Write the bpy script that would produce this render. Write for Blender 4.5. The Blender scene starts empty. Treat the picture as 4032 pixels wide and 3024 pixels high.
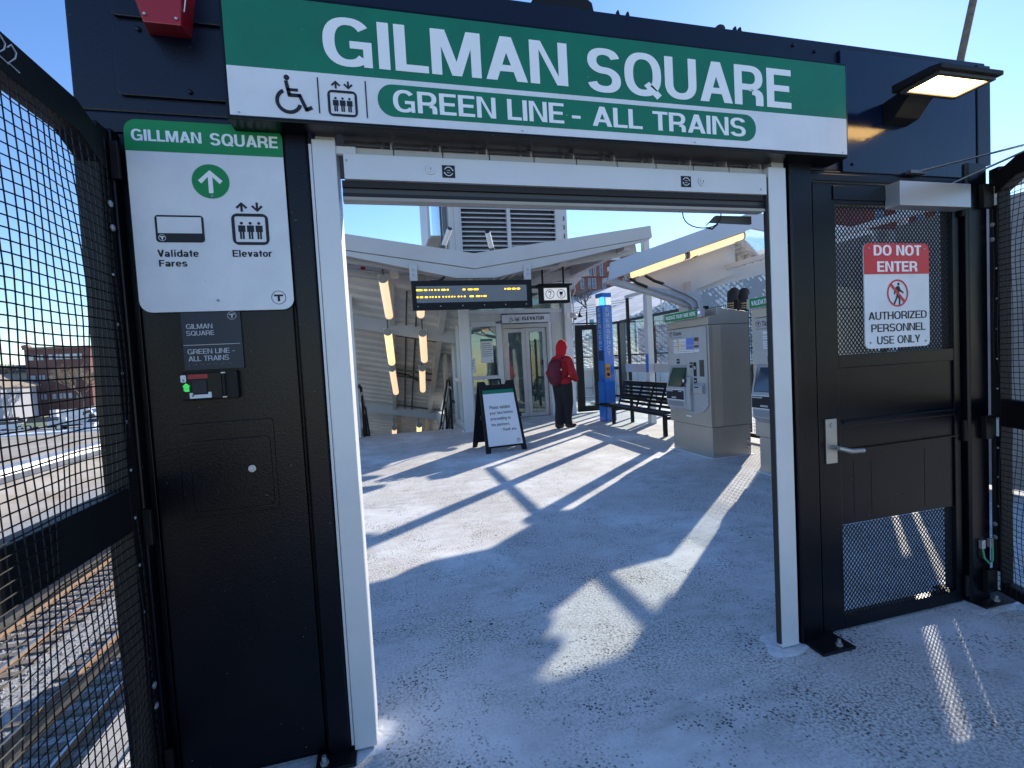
import bpy, bmesh, math, random
from mathutils import Vector, Matrix
random.seed(7)
R = math.radians
sc = bpy.context.scene
COL = sc.collection

# ------------------------------------------------------------------ camera
CAM_H = 1.42
yaw, pitch, roll = R(14.44), R(-2.64), R(-3.153)
F = Vector((math.sin(yaw)*math.cos(pitch), math.cos(yaw)*math.cos(pitch), math.sin(pitch)))
Rt = F.cross(Vector((0, 0, 1))).normalized()
Up = Rt.cross(F)
Rr = math.cos(roll)*Rt + math.sin(roll)*Up
Ur = -math.sin(roll)*Rt + math.cos(roll)*Up
cd = bpy.data.cameras.new('camera')
cam = bpy.data.objects.new('camera', cd); COL.objects.link(cam)
m = Matrix((Rr, Ur, -F)).transposed().to_4x4()
m.translation = Vector((0, 0, CAM_H))
cam.matrix_world = m
cd.sensor_width = 36; cd.lens = 1930/4032*36
cd.clip_start = 0.05; cd.clip_end = 2000
sc.camera = cam

# ------------------------------------------------------------------ sky, sun, exposure
SUN_AZ, SUN_EL = 48.5, 26.6
w = bpy.data.worlds.new('World'); sc.world = w; w.use_nodes = True
nt = w.node_tree; nt.nodes.clear()
out = nt.nodes.new('ShaderNodeOutputWorld'); bg = nt.nodes.new('ShaderNodeBackground')
sky = nt.nodes.new('ShaderNodeTexSky'); sky.sky_type = 'NISHITA'; sky.sun_disc = False
sky.sun_elevation = R(SUN_EL); sky.sun_rotation = R(SUN_AZ)
sky.altitude = 0; sky.air_density = 1.0; sky.dust_density = 0.05; sky.ozone_density = 3.2
bg.inputs[1].default_value = 0.15
hs = nt.nodes.new('ShaderNodeHueSaturation'); hs.inputs['Saturation'].default_value = 1.14; hs.inputs['Hue'].default_value = .508
nt.links.new(sky.outputs[0], hs.inputs['Color']); nt.links.new(hs.outputs[0], bg.inputs[0]); nt.links.new(bg.outputs[0], out.inputs[0])
sd = bpy.data.lights.new('sun', 'SUN'); sun = bpy.data.objects.new('sun', sd); COL.objects.link(sun)
sd.energy = 4.3; sd.angle = R(0.53); sd.color = (1.0, 0.93, 0.82)
d = Vector((-math.sin(R(SUN_AZ))*math.cos(R(SUN_EL)), -math.cos(R(SUN_AZ))*math.cos(R(SUN_EL)), -math.sin(R(SUN_EL))))
sun.rotation_euler = d.to_track_quat('-Z', 'Y').to_euler(); sun.location = (20, 18, 20)
vs = sc.view_settings
vs.view_transform = 'Standard'; vs.look = 'None'; vs.exposure = 0.82; vs.gamma = 1; vs.use_curve_mapping = False
sc.render.engine = 'CYCLES'
sc.cycles.max_bounces = 8; sc.cycles.transparent_max_bounces = 24
sc.cycles.use_denoising = True
sc.cycles.sample_clamp_indirect = 6.0

# ------------------------------------------------------------------ materials
MATS = {}
def mat(name, col, rough=.5, metal=0., col2=None, scale=8., bump=0., bscale=60., spec=.5, mixlo=.4, mixhi=.65, coat=0., aniso=None, specks=None):
    if name in MATS: return MATS[name]
    mt = bpy.data.materials.new(name); mt.use_nodes = True; n = mt.node_tree; b = n.nodes['Principled BSDF']
    b.inputs['Base Color'].default_value = (*col, 1); b.inputs['Roughness'].default_value = rough
    b.inputs['Metallic'].default_value = metal; b.inputs['Specular IOR Level'].default_value = spec
    if coat: b.inputs['Coat Weight'].default_value = coat; b.inputs['Coat Roughness'].default_value = .12
    tc = n.nodes.new('ShaderNodeTexCoord')
    if col2 is not None:
        ns = n.nodes.new('ShaderNodeTexNoise'); ns.inputs['Scale'].default_value = scale; ns.inputs['Detail'].default_value = 6
        ns.inputs['Roughness'].default_value = .62
        rp = n.nodes.new('ShaderNodeMapRange'); rp.inputs[1].default_value = mixlo; rp.inputs[2].default_value = mixhi
        mx = n.nodes.new('ShaderNodeMix'); mx.data_type = 'RGBA'
        mx.inputs['A'].default_value = (*col, 1); mx.inputs['B'].default_value = (*col2, 1)
        src = n.nodes.new('ShaderNodeMapping'); src.inputs['Scale'].default_value = aniso or (1, 1, 1)
        n.links.new(tc.outputs['Object'], src.inputs[0])
        n.links.new(src.outputs[0], ns.inputs['Vector']); n.links.new(ns.outputs['Fac'], rp.inputs[0])
        n.links.new(rp.outputs[0], mx.inputs['Factor']); n.links.new(mx.outputs['Result'], b.inputs['Base Color'])
    if specks:      # (colour, voronoi scale, radius, mask low, mask high): spattered salt or grit
        sc_col, vs_, rad, ml, mh = specks
        vo = n.nodes.new('ShaderNodeTexVoronoi'); vo.inputs['Scale'].default_value = vs_; n.links.new(tc.outputs['Object'], vo.inputs['Vector'])
        r1 = n.nodes.new('ShaderNodeMapRange'); r1.inputs[1].default_value = rad; r1.inputs[2].default_value = rad*.6; n.links.new(vo.outputs['Distance'], r1.inputs[0])
        nm = n.nodes.new('ShaderNodeTexNoise'); nm.inputs['Scale'].default_value = vs_*.16; nm.inputs['Detail'].default_value = 3; n.links.new(tc.outputs['Object'], nm.inputs['Vector'])
        r2 = n.nodes.new('ShaderNodeMapRange'); r2.inputs[1].default_value = ml; r2.inputs[2].default_value = mh; n.links.new(nm.outputs['Fac'], r2.inputs[0])
        mu = n.nodes.new('ShaderNodeMath'); mu.operation = 'MULTIPLY'; n.links.new(r1.outputs[0], mu.inputs[0]); n.links.new(r2.outputs[0], mu.inputs[1])
        m3 = n.nodes.new('ShaderNodeMix'); m3.data_type = 'RGBA'; m3.inputs['B'].default_value = (*sc_col, 1); n.links.new(mu.outputs[0], m3.inputs['Factor'])
        if b.inputs['Base Color'].is_linked: n.links.new(b.inputs['Base Color'].links[0].from_socket, m3.inputs['A'])
        else: m3.inputs['A'].default_value = (*col, 1)
        n.links.new(m3.outputs['Result'], b.inputs['Base Color'])
    if bump:
        nb = n.nodes.new('ShaderNodeTexNoise'); nb.inputs['Scale'].default_value = bscale; nb.inputs['Detail'].default_value = 4
        bp = n.nodes.new('ShaderNodeBump'); bp.inputs['Strength'].default_value = bump; bp.inputs['Distance'].default_value = .01
        n.links.new(tc.outputs['Object'], nb.inputs['Vector']); n.links.new(nb.outputs['Fac'], bp.inputs['Height'])
        n.links.new(bp.outputs[0], b.inputs['Normal'])
    MATS[name] = mt; return mt
def emis(name, col, strength, base=(.6, .6, .6)):
    mt = mat(name, base, .4); b = mt.node_tree.nodes['Principled BSDF']
    b.inputs['Emission Color'].default_value = (*col, 1); b.inputs['Emission Strength'].default_value = strength; return mt
def glass(name, tint=(.9, .97, .95), alpha=.22, rough=.02):
    if name in MATS: return MATS[name]
    mt = bpy.data.materials.new(name); mt.use_nodes = True; n = mt.node_tree; n.nodes.clear()
    o = n.nodes.new('ShaderNodeOutputMaterial'); t = n.nodes.new('ShaderNodeBsdfTransparent'); g = n.nodes.new('ShaderNodeBsdfGlossy')
    t.inputs[0].default_value = (*tint, 1); g.inputs['Roughness'].default_value = rough
    lw = n.nodes.new('ShaderNodeLayerWeight'); fr = n.nodes.new('ShaderNodeMath'); fr.operation = 'POWER'; fr.inputs[1].default_value = 3.5; n.links.new(lw.outputs['Facing'], fr.inputs[0])
    ad = n.nodes.new('ShaderNodeMath'); ad.operation = 'ADD'; ad.inputs[1].default_value = alpha+.03; ad.use_clamp = True
    mx = n.nodes.new('ShaderNodeMixShader'); n.links.new(fr.outputs[0], ad.inputs[0]); n.links.new(ad.outputs[0], mx.inputs[0])
    n.links.new(t.outputs[0], mx.inputs[1]); n.links.new(g.outputs[0], mx.inputs[2]); n.links.new(mx.outputs[0], o.inputs[0])
    MATS[name] = mt; return mt

BLACK = mat('black_paint', (.0012, .0017, .004), .28, col2=(.002, .003, .007), scale=3, bump=.1, bscale=160, spec=.26, specks=((.16, .17, .19), 34, .075, .56, .60))
BLACKSKY = mat('black_paint_sky_tint', (.0015, .005, .018), .36, col2=(.002, .007, .024), scale=2.5, bump=.08, bscale=140, spec=.35, specks=((.12, .14, .2), 30, .05, .58, .62))  # reflected sky's blue is mixed into this black paint's base colour
BLACKM = mat('black_matte', (.004, .0045, .006), .55, bump=.1, spec=.3)
RUB = mat('black_rubber', (.015, .015, .017), .75)
WHITE = mat('white_sign_vinyl', (.66, .70, .76), .4, col2=(.59, .63, .69), scale=5, spec=.35, specks=((.30, .33, .38), 26, .055, .55, .60))
GREEN = mat('green_sign_vinyl', (.004, .165, .095), .42, col2=(.006, .14, .085), scale=6, spec=.35, specks=((.22, .38, .34), 24, .065, .52, .58))
GREEN2 = mat('green_sign_vinyl_two', (.005, .22, .07), .45, spec=.3)
LET = mat('white_lettering', (.76, .80, .85), .45, spec=.3)
INK = mat('dark_lettering', (.01, .013, .022), .5, spec=.3)
RED = mat('red_sign_vinyl', (.5, .02, .03), .4)
REDD = mat('red_enamel', (.28, .006, .014), .35, bump=.15, bscale=200)
ALU = mat('brushed_aluminium', (.50, .50, .50), .42, .5, col2=(.43, .43, .44), scale=4)
ALUW = mat('anodised_aluminium', (.62, .64, .67), .45, .2, col2=(.57, .59, .62), scale=2.5)
STEEL = mat('stainless_steel', (.44, .43, .40), .42, .75, col2=(.39, .38, .355), scale=1.6, bump=.02, bscale=300)
STEELG = mat('galvanised_steel', (.5, .52, .55), .42, .7, col2=(.38, .4, .43), scale=14)
GREYP = mat('grey_machine_paint', (.40, .41, .43), .42, .15, col2=(.36, .37, .39), scale=6)
CANO = mat('canopy_grey_paint', (.47, .47, .49), .45, .05, col2=(.43, .43, .45), scale=1.3)
CANOD = mat('canopy_deck_paint', (.62, .60, .57), .5, 0, col2=(.55, .53, .50), scale=2.5)
TAN = mat('warm_grey_paint', (.36, .34, .30), .5, col2=(.31, .29, .26), scale=2)
DARKG = mat('dark_grey_metal', (.06, .065, .07), .45, .3)
BLUE = mat('blue_gloss_paint', (.008, .15, .60), .25, col2=(.01, .17, .66), scale=3, coat=.3)
YEL = mat('yellow_plastic', (.7, .30, .02), .4)
BOLT = mat('bolt_zinc', (.35, .37, .40), .45, .6)
CONC = mat('concrete', (.42, .41, .39), .8, col2=(.34, .33, .31), scale=5, bump=.3, bscale=80)
SNOW = mat('snow', (.82, .85, .9), .7, col2=(.72, .75, .8), scale=9, bump=.6, bscale=12)
GLS = glass('clear_glass', (.94, .98, .97), .0)
GLSD = glass('elevator_glass', (.70, .84, .80), .10)

# ------------------------------------------------------------------ building kit
class MB:
    def __init__(s): s.v = []; s.f = []
    def add(s, vs_, fs_):
        o = len(s.v); s.v += [Vector(v) for v in vs_]; s.f += [tuple(i+o for i in f) for f in fs_]; return s
    def box(s, a, b):
        (x0, y0, z0), (x1, y1, z1) = a, b
        x0, x1 = sorted((x0, x1)); y0, y1 = sorted((y0, y1)); z0, z1 = sorted((z0, z1))
        return s.add([(x0,y0,z0),(x1,y0,z0),(x1,y1,z0),(x0,y1,z0),(x0,y0,z1),(x1,y0,z1),(x1,y1,z1),(x0,y1,z1)],
                     [(0,3,2,1),(4,5,6,7),(0,1,5,4),(1,2,6,5),(2,3,7,6),(3,0,4,7)])
    def bar(s, p, q, w_, h_=None, up=(0,0,1)):
        h_ = h_ or w_; p = Vector(p); q = Vector(q); t = (q-p).normalized(); up = Vector(up)
        if abs(t.dot(up)) > .98: up = Vector((0,1,0))
        a = t.cross(up).normalized()*w_/2; b = a.cross(t).normalized()*h_/2
        return s.add([p-a-b,p+a-b,p+a+b,p-a+b,q-a-b,q+a-b,q+a+b,q-a+b],
                     [(0,1,2,3),(4,7,6,5),(0,4,5,1),(1,5,6,2),(2,6,7,3),(3,7,4,0)])
    def tube(s, pts, r, n=8, cap=True):
        pts = [Vector(p) for p in pts]; rr = r if isinstance(r, (list, tuple)) else [r]*len(pts); rings = []
        ref = None
        for i, p in enumerate(pts):
            t = (pts[min(i+1, len(pts)-1)]-pts[max(i-1, 0)]).normalized()
            if ref is None:
                ref = t.cross(Vector((0,0,1)));  ref = ref if ref.length > .1 else t.cross(Vector((0,1,0)))
            a = (ref - t*ref.dot(t)).normalized(); b = t.cross(a); ref = a
            rings.append([p+(a*math.cos(2*math.pi*k/n)+b*math.sin(2*math.pi*k/n))*rr[i] for k in range(n)])
        o = len(s.v); s.v += [v for g in rings for v in g]
        for i in range(len(pts)-1):
            for k in range(n):
                k2 = (k+1) % n; s.f.append((o+i*n+k, o+(i+1)*n+k, o+(i+1)*n+k2, o+i*n+k2))
        if cap: s.f.append(tuple(o+k for k in range(n))); s.f.append(tuple(o+(len(pts)-1)*n+k for k in reversed(range(n))))
        return s
    def prism(s, poly, y0, y1, axis='y'):      # polygon in (x,z) pushed along y; axis 'z': (x,y) along z; axis 'x': (y,z) along x
        n = len(poly)
        f = {'y': lambda p, t: (p[0], t, p[1]), 'z': lambda p, t: (p[0], p[1], t), 'x': lambda p, t: (t, p[0], p[1])}[axis]
        vs_ = [f(p, y0) for p in poly]+[f(p, y1) for p in poly]
        return s.add(vs_, [tuple(range(n)), tuple(reversed(range(n, 2*n)))]+[(i, i+n, (i+1) % n+n, (i+1) % n) for i in range(n)])
    def ring(s, cx, cz, r0, r1, y0, y1, n=40, sx=1.):
        o = len(s.v)
        for (r, y) in ((r0, y0), (r1, y0), (r1, y1), (r0, y1)):
            s.v += [Vector((cx+sx*r*math.cos(2*math.pi*k/n), y, cz+r*math.sin(2*math.pi*k/n))) for k in range(n)]
        for j in range(4):
            for k in range(n):
                s.f.append((o+j*n+k, o+j*n+(k+1) % n, o+((j+1) % 4)*n+(k+1) % n, o+((j+1) % 4)*n+k))
        return s
    def disc(s, cx, cz, r, y0, y1, n=40): return s.prism([(cx+r*math.cos(2*math.pi*k/n), cz+r*math.sin(2*math.pi*k/n)) for k in range(n)], y0, y1)
    def rrect(s, x0, x1, z0, z1, r, y0, y1, n=6):
        pts = []
        for cx, cz, a0 in ((x1-r, z1-r, 0), (x0+r, z1-r, 90), (x0+r, z0+r, 180), (x1-r, z0+r, 270)):
            pts += [(cx+r*math.cos(R(a0+90*k/n)), cz+r*math.sin(R(a0+90*k/n))) for k in range(n+1)]
        return s.prism(pts, y0, y1)
    def frame(s, x0, x1, z0, z1, t, y0, y1):    # four butted bars
        s.box((x0, y0, z0), (x0+t, y1, z1)); s.box((x1-t, y0, z0), (x1, y1, z1))
        s.box((x0+t, y0, z0), (x1-t, y1, z0+t)); return s.box((x0+t, y0, z1-t), (x1-t, y1, z1))
    def sphere(s, c, r, n=10, sz=1.):
        m_ = max(4, n//2+1); c = Vector(c)
        vs_ = [c+Vector((0, 0, r*sz))]
        for j in range(1, m_):
            a = math.pi*j/m_
            vs_ += [c+Vector((r*math.sin(a)*math.cos(2*math.pi*k/n), r*math.sin(a)*math.sin(2*math.pi*k/n), r*sz*math.cos(a))) for k in range(n)]
        vs_.append(c-Vector((0, 0, r*sz))); fs_ = []
        for k in range(n): fs_.append((0, 1+k, 1+(k+1) % n))
        for j in range(m_-2):
            for k in range(n): a = 1+j*n; fs_.append((a+k, a+n+k, a+n+(k+1) % n, a+(k+1) % n))
        L = len(vs_)-1; a = 1+(m_-2)*n
        for k in range(n): fs_.append((a+k, L, a+(k+1) % n))
        return s.add(vs_, fs_)
    def build(s, name, mt, parent=None, bevel=0., smooth=False, label=None, kind=None, local=False, **kw):
        me = bpy.data.meshes.new(name)
        vs_ = s.v
        if parent is not None and not local:
            inv = WM[parent.name].inverted(); vs_ = [inv @ v for v in s.v]
        me.from_pydata([tuple(v) for v in vs_], [], s.f); me.validate(); 
        bm = bmesh.new(); bm.from_mesh(me); bmesh.ops.recalc_face_normals(bm, faces=bm.faces)
        if bevel:
            es = [e for e in bm.edges if len(e.link_faces) == 2 and e.calc_face_angle(0) > .6]
            bmesh.ops.bevel(bm, geom=es, offset=bevel, segments=2, profile=.6, affect='EDGES')
        bm.to_mesh(me); bm.free()
        me.materials.append(mt)
        if smooth:
            for p_ in me.polygons: p_.use_smooth = True
            try: me.set_sharp_from_angle(angle=R(40))
            except Exception: pass
        o = bpy.data.objects.new(name, me); COL.objects.link(o)
        if parent is not None: o.parent = parent; WM[o.name] = WM[parent.name].copy()
        else: WM[o.name] = Matrix.Identity(4)
        if label: o['label'] = label
        if kind: o['kind'] = kind
        return o
WM = {}
def thing(name, label, cat, loc=(0,0,0), rz=0., group=None):
    o = bpy.data.objects.new(name, None); COL.objects.link(o); o.empty_display_size = .1
    o.location = loc; o.rotation_euler = (0, 0, R(rz)); o['label'] = label; o['category'] = cat
    if group: o['group'] = group
    WM[o.name] = Matrix.Translation(Vector(loc)) @ Matrix.Rotation(R(rz), 4, 'Z')
    return o
def tag(o, label, cat, group=None):
    o['label'] = label; o['category'] = cat
    if group: o['group'] = group
    return o
def structure(o): o['kind'] = 'structure'; return o
def setlabel(o, **k):
    for a, b in k.items(): o[a] = b
def copytree(src, loc, rz=0., label=None, scale=None):
    def cp(o, par):
        c = o.copy(); COL.objects.link(c)
        if par is not None: c.parent = par
        for ch in list(o.children): cp(ch, c)
        return c
    c = cp(src, None); c.location = loc; c.rotation_euler = (0, 0, R(rz))
    if scale: c.scale = scale
    if label: c['label'] = label
    WM[c.name] = Matrix.Translation(Vector(loc)) @ Matrix.Rotation(R(rz), 4, 'Z')
    return c

# ------------------------------------------------------------------ lettering (own grotesque outlines, cap height 100)
def glyph(ch, t):
    """strokes of one capital as convex-ish polygons; returns (width, [polys])"""
    th = t*.86; P_ = []
    def rect(x0, y0, x1, y1): P_.append([(x0, y0), (x1, y0), (x1, y1), (x0, y1)])
    def ringarc(cx, cy, rx, ry, a0, a1, tx=None, ty=None, n=None, e=2.35):
        tx = tx or t; ty = ty or th; n = n or max(4, int(abs(a1-a0)/9)); o = []; i_ = []
        for k in range(n+1):
            a = R(a0+(a1-a0)*k/n); c, s = math.cos(a), math.sin(a)
            f = lambda v: math.copysign(abs(v)**(2/e), v)
            o.append((cx+rx*f(c), cy+ry*f(s))); i_.append((cx+(rx-tx)*f(c), cy+(ry-ty)*f(s)))
        for k in range(n): P_.append([o[k], o[k+1], i_[k+1], i_[k]])
    w = 60
    if ch == 'I': w = t; rect(0, 0, t, 100)
    elif ch == 'L': w = 54; rect(0, 0, t, 100); rect(t, 0, w, th)
    elif ch in 'EF':
        w = 60 if ch == 'E' else 56; rect(0, 0, t, 100); rect(t, 100-th, w, 100); rect(t, 43, w*.92, 43+th)
        if ch == 'E': rect(t, 0, w, th)
    elif ch == 'T': w = 61; rect(0, 100-th, w, 100); rect(w/2-t/2, 0, w/2+t/2, 100-th)
    elif ch == 'H': w = 69; rect(0, 0, t, 100); rect(w-t, 0, w, 100); rect(t, 43, w-t, 43+th)
    elif ch == 'N': w = 70; rect(0, 0, t*.96, 100); rect(w-t*.96, 0, w, 100); P_.append([(t*.5, 100), (t*1.15, 100), (w-t*.5, 0), (w-t*1.15, 0)])
    elif ch == 'M':
        w = 84; rect(0, 0, t*.95, 100); rect(w-t*.95, 0, w, 100)
        P_.append([(t*.4, 100), (t*1.35, 100), (w/2+t*.45, 0), (w/2-t*.45, 0)]); P_.append([(w-t*.4, 100), (w-t*1.35, 100), (w/2-t*.45, 0), (w/2+t*.45, 0)])
    elif ch == 'A':
        w = 74; P_.append([(0, 0), (t*1.08, 0), (w/2+t*.56, 100), (w/2-t*.56, 100)]); P_.append([(w, 0), (w-t*1.08, 0), (w/2-t*.56, 100), (w/2+t*.56, 100)]); rect(w*.25, 21, w*.75, 21+th*.95)
    elif ch == 'V': w = 70; P_.append([(0, 100), (t*1.1, 100), (w/2+t*.55, 0), (w/2-t*.55, 0)]); P_.append([(w, 100), (w-t*1.1, 100), (w/2-t*.55, 0), (w/2+t*.55, 0)])
    elif ch == 'Y': w = 70; rect(w/2-t/2, 0, w/2+t/2, 42); P_.append([(0, 100), (t*1.15, 100), (w/2+t*.5, 38), (w/2-t*.5, 38)]); P_.append([(w, 100), (w-t*1.15, 100), (w/2-t*.5, 38), (w/2+t*.5, 38)])
    elif ch == 'Z': w = 62; rect(0, 100-th, w, 100); rect(0, 0, w, th); P_.append([(0, th), (t*1.3, th), (w, 100-th), (w-t*1.3, 100-th)])
    elif ch == 'K': w = 71; rect(0, 0, t, 100); P_.append([(t, 30), (t, 55), (w-t*1.3, 100), (w, 100)]); P_.append([(t*1.5, 52), (t*2.3, 66), (w, 0), (w-t*1.25, 0)])
    elif ch == 'U': w = 69; rect(0, 36, t, 100); rect(w-t, 36, w, 100); ringarc(w/2, 36, w/2, 37.5, 180, 360, e=2.3)
    elif ch == 'O': w = 77; ringarc(w/2, 50, w/2, 51.5, 0, 360)
    elif ch == 'Q': w = 77; ringarc(w/2, 50, w/2, 51.5, 0, 360); P_.append([(w*.52, 24), (w*.66, 34), (w*1.0, 4), (w*.87, -7)])
    elif ch == 'C': w = 74; ringarc(w/2, 50, w/2, 51.5, 42, 318)
    elif ch == 'G': w = 76; ringarc(w/2, 50, w/2, 51.5, 38, 318); rect(w*.53, 38, w-t*.1, 38+th); rect(w-t*.86, 0, w-t*.1, 38)
    elif ch == 'D': w = 70; rect(0, 0, t, 100); rect(t, 0, 32, th); rect(t, 100-th, 32, 100); ringarc(32, 50, w-32, 50, -90, 90)
    elif ch in 'PRB':
        w = 64 if ch == 'P' else 69; lo = 38 if ch != 'B' else 45; rect(0, 0, t, 100); rect(t, 100-th, 36, 100); rect(t, lo, 36, lo+th); ringarc(36, (100+lo)/2, (w-2 if ch != 'P' else w)-36, (100-lo)/2, -90, 90)
        if ch == 'R': rect(w*.5, lo-2, w*.66, lo+2); ringarc(w*.6, 20, w*.40-1, 22, 0, 90, e=2.6); rect(w-1-t, 0, w-1, 20)
        if ch == 'B': rect(t, 0, 36, th); ringarc(36, (45+th)/2, w-36, (45+th)/2, -90, 90)
    elif ch == 'S':
        w = 67; ry = (101.5-(50-th/2))/2; cy = 101.5-ry; ringarc(w/2, cy, w/2-1, ry, 14, 90); ringarc(w/2, cy, w/2-1, ry, 90, 180); ringarc(w/2, cy, w/2-1, ry, 180, 270, e=2.1)
        cy = -1.5+ry; ringarc(w/2, cy, w/2, ry, 90, 0, e=2.1); ringarc(w/2, cy, w/2, ry, 0, -90); ringarc(w/2, cy, w/2, ry, -90, -166)
    elif ch == '-': w = 32; rect(0, 30, w, 30+th)
    elif ch == '.': w = t; rect(0, 0, t, t)
    elif ch == 'l': w = t*.9; rect(0, 0, w, 101)
    elif ch == 'i': w = t*.9; rect(0, 0, w, 73); rect(0, 84, w, 101)
    else:
        xh = 73; w = 58; c = 36.5
        if ch == 'o': ringarc(w/2, c, w/2, 37.8, 0, 360)
        elif ch == 'c': w = 55; ringarc(w/2, c, w/2, 37.8, 42, 318)
        elif ch == 'e': w = 57; ringarc(w/2, c, w/2, 37.8, -6, 322-360, n=None) if False else ringarc(w/2, c, w/2, 37.8, 0, 322); rect(t*.7, c-th*.42, w-t*.2, c+th*.42)
        elif ch == 'a': w = 56; ringarc(w/2-2, 47, w/2-3, 27, 0, 162); rect(w-t-3, 0, w-3, 47); ringarc(w*.42, 21, w*.42, 22.3, 0, 360)
        elif ch in 'bp': w = 60; rect(0, 0 if ch == 'b' else -27, t*.95, 101 if ch == 'b' else xh); ringarc(w/2+1, c, w/2-1, 37.8, 0, 360)
        elif ch in 'dg':
            w = 60; rect(w-t*.95, 0 if ch == 'd' else -6, w, 101 if ch == 'd' else xh); ringarc(w/2-1, c, w/2-1, 37.8, 0, 360)
            if ch == 'g': ringarc(w/2, -5, w/2, 23, 190, 360)
        elif ch in 'hn': w = 56; rect(0, 0, t*.95, 101 if ch == 'h' else xh); ringarc(w/2, 44, w/2, 30.5, 0, 165); rect(w-t, 0, w, 44)
        elif ch == 'm': w = 90; rect(0, 0, t*.95, xh); ringarc(25, 44, 25, 30.5, 0, 165); rect(50-t, 0, 50, 44); ringarc(90-25, 44, 25, 30.5, 0, 150); rect(90-t, 0, 90, 44)
        elif ch == 'u': w = 56; rect(w-t*.95, 0, w, xh); ringarc(w/2, 29, w/2, 30.5, 180, 345); rect(0, 29, t, xh)
        elif ch == 'r': w = 37; rect(0, 0, t*.95, xh); ringarc(30, 40, 30, 34, 78, 165)
        elif ch == 's':
            w = 53; ry = (74.5-(36.5-th/2))/2; cy = 74.5-ry; ringarc(w/2, cy, w/2-1, ry, 18, 180); ringarc(w/2, cy, w/2-1, ry, 180, 270, e=2.1)
            cy = -1.3+ry; ringarc(w/2, cy, w/2, ry, 90, 0, e=2.1); ringarc(w/2, cy, w/2, ry, 0, -164)
        elif ch == 't': w = 34; rect(9, 12, 9+t, 92); rect(0, xh-th, w, xh); ringarc(9+17, 16, 17, 17, 180, 275)
        elif ch == 'f': w = 34; rect(9, 0, 9+t, 84); rect(0, xh-th, w, xh); ringarc(9+17, 84, 17, 18, 85, 180)
        elif ch == 'k': w = 56; rect(0, 0, t, 101); P_.append([(t, 22), (t, 42), (w-t*1.3, xh), (w, xh)]); P_.append([(t*1.3, 38), (t*2.2, 48), (w, 0), (w-t*1.25, 0)])
        elif ch == 'v': w = 56; P_.append([(0, xh), (t*1.1, xh), (w/2+t*.5, 0), (w/2-t*.5, 0)]); P_.append([(w, xh), (w-t*1.1, xh), (w/2-t*.5, 0), (w/2+t*.5, 0)])
        elif ch == 'y': w = 56; P_.append([(0, xh), (t*1.1, xh), (w/2+t*.5, 0), (w/2-t*.5, 0)]); P_.append([(w, xh), (w-t*1.1, xh), (w/2-t*1.3, -27), (w/2-t*.2, -27)]); rect(4, -27, w/2-t*.3, -27+th)
        elif ch == '?': w = 56; ringarc(w/2, 74, w/2, 27.5, 175, -35); P_.append([(w/2-t*.5, 26), (w/2+t*.5, 26), (w*.92, 62), (w*.68, 52)]); rect(w/2-t*.5, 0, w/2+t*.5, t)
    return w, P_
def text(s_, x0, x1, z0, z1, y, mt, parent, bold=0., extrude=.0008, name='lettering', local=False, wt=None):
    """lettering fitted to the rectangle x0..x1, z0..z1, facing -Y at depth y"""
    t = wt or (13.5+bold*260); cur = 0; polys = []; curves = []
    for ch in s_:
        if ch == ' ': cur += 36; continue
        if True:
            w_, pp = glyph(ch, t); lead = 4 if ch in 'li' else 0; polys += [[(cur+lead+px, pz) for px, pz in q_] for q_ in pp]; cur += w_+2*lead+(8 if ch not in 'AVYTL' else 5)
    me = bpy.data.meshes.new(name); V = []; Fc = []
    for i, q_ in enumerate(polys):
        n = len(q_); o = len(V); A = sum(q_[j-1][0]*q_[j][1]-q_[j][0]*q_[j-1][1] for j in range(n))
        if A < 0: q_ = list(reversed(q_))
        e_ = extrude*(1+.04*(i % 5))
        V += [(px, pz, -e_) for px, pz in q_]+[(px, pz, 0) for px, pz in q_]
        Fc.append(tuple(range(o, o+n))); Fc += [(o+j, o+n+j, o+n+(j+1) % n, o+(j+1) % n) for j in range(n)]
    xs = [v[0] for v in V]; ys = [v[1] for v in V]; ax, bx, ay, by = min(xs), max(xs), min(ys), max(ys)
    inv = Matrix.Identity(4) if (parent is None or local) else WM[parent.name].inverted()
    kx = (x1-x0)/(bx-ax); kz = (z1-z0)/(by-ay)
    me.from_pydata([tuple(inv @ Vector((x0+(v[0]-ax)*kx, y+v[2], z0+(v[1]-ay)*kz))) for v in V], [], Fc)
    me.materials.append(mt)
    o = bpy.data.objects.new(name, me); COL.objects.link(o)
    if parent is not None: o.parent = parent; WM[o.name] = WM[parent.name].copy()
    return o

def arrow_poly(cx, cz, h, wd, up=True, t=None):
    """block arrow with open barbs, outline in x,z"""
    t = t or wd*.2; s = 1 if up else -1; hw = wd/2; top = cz+s*h/2; bot = cz-s*h/2; b = hw*.95; q = t*.72
    p = [(cx, top), (cx+hw, top-s*b), (cx+hw-q, top-s*(b+q)), (cx+t/2, top-s*(t*1.35)-s*t*.3), (cx+t/2, bot), (cx-t/2, bot),
         (cx-t/2, top-s*(t*1.35)-s*t*.3), (cx-hw+q, top-s*(b+q)), (cx-hw, top-s*b)]
    return p if up else list(reversed(p))
def t_logo(mbd, cx, cz, r, y, e=.001, ringw=.1):
    mbd.ring(cx, cz, r*(1-ringw), r, y-e, y)
    mbd.box((cx-r*.62, y-e, cz+r*.18), (cx+r*.62, y, cz+r*.44)); mbd.box((cx-r*.16, y-e, cz-r*.56), (cx+r*.16, y, cz+r*.18)); return mbd
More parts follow.
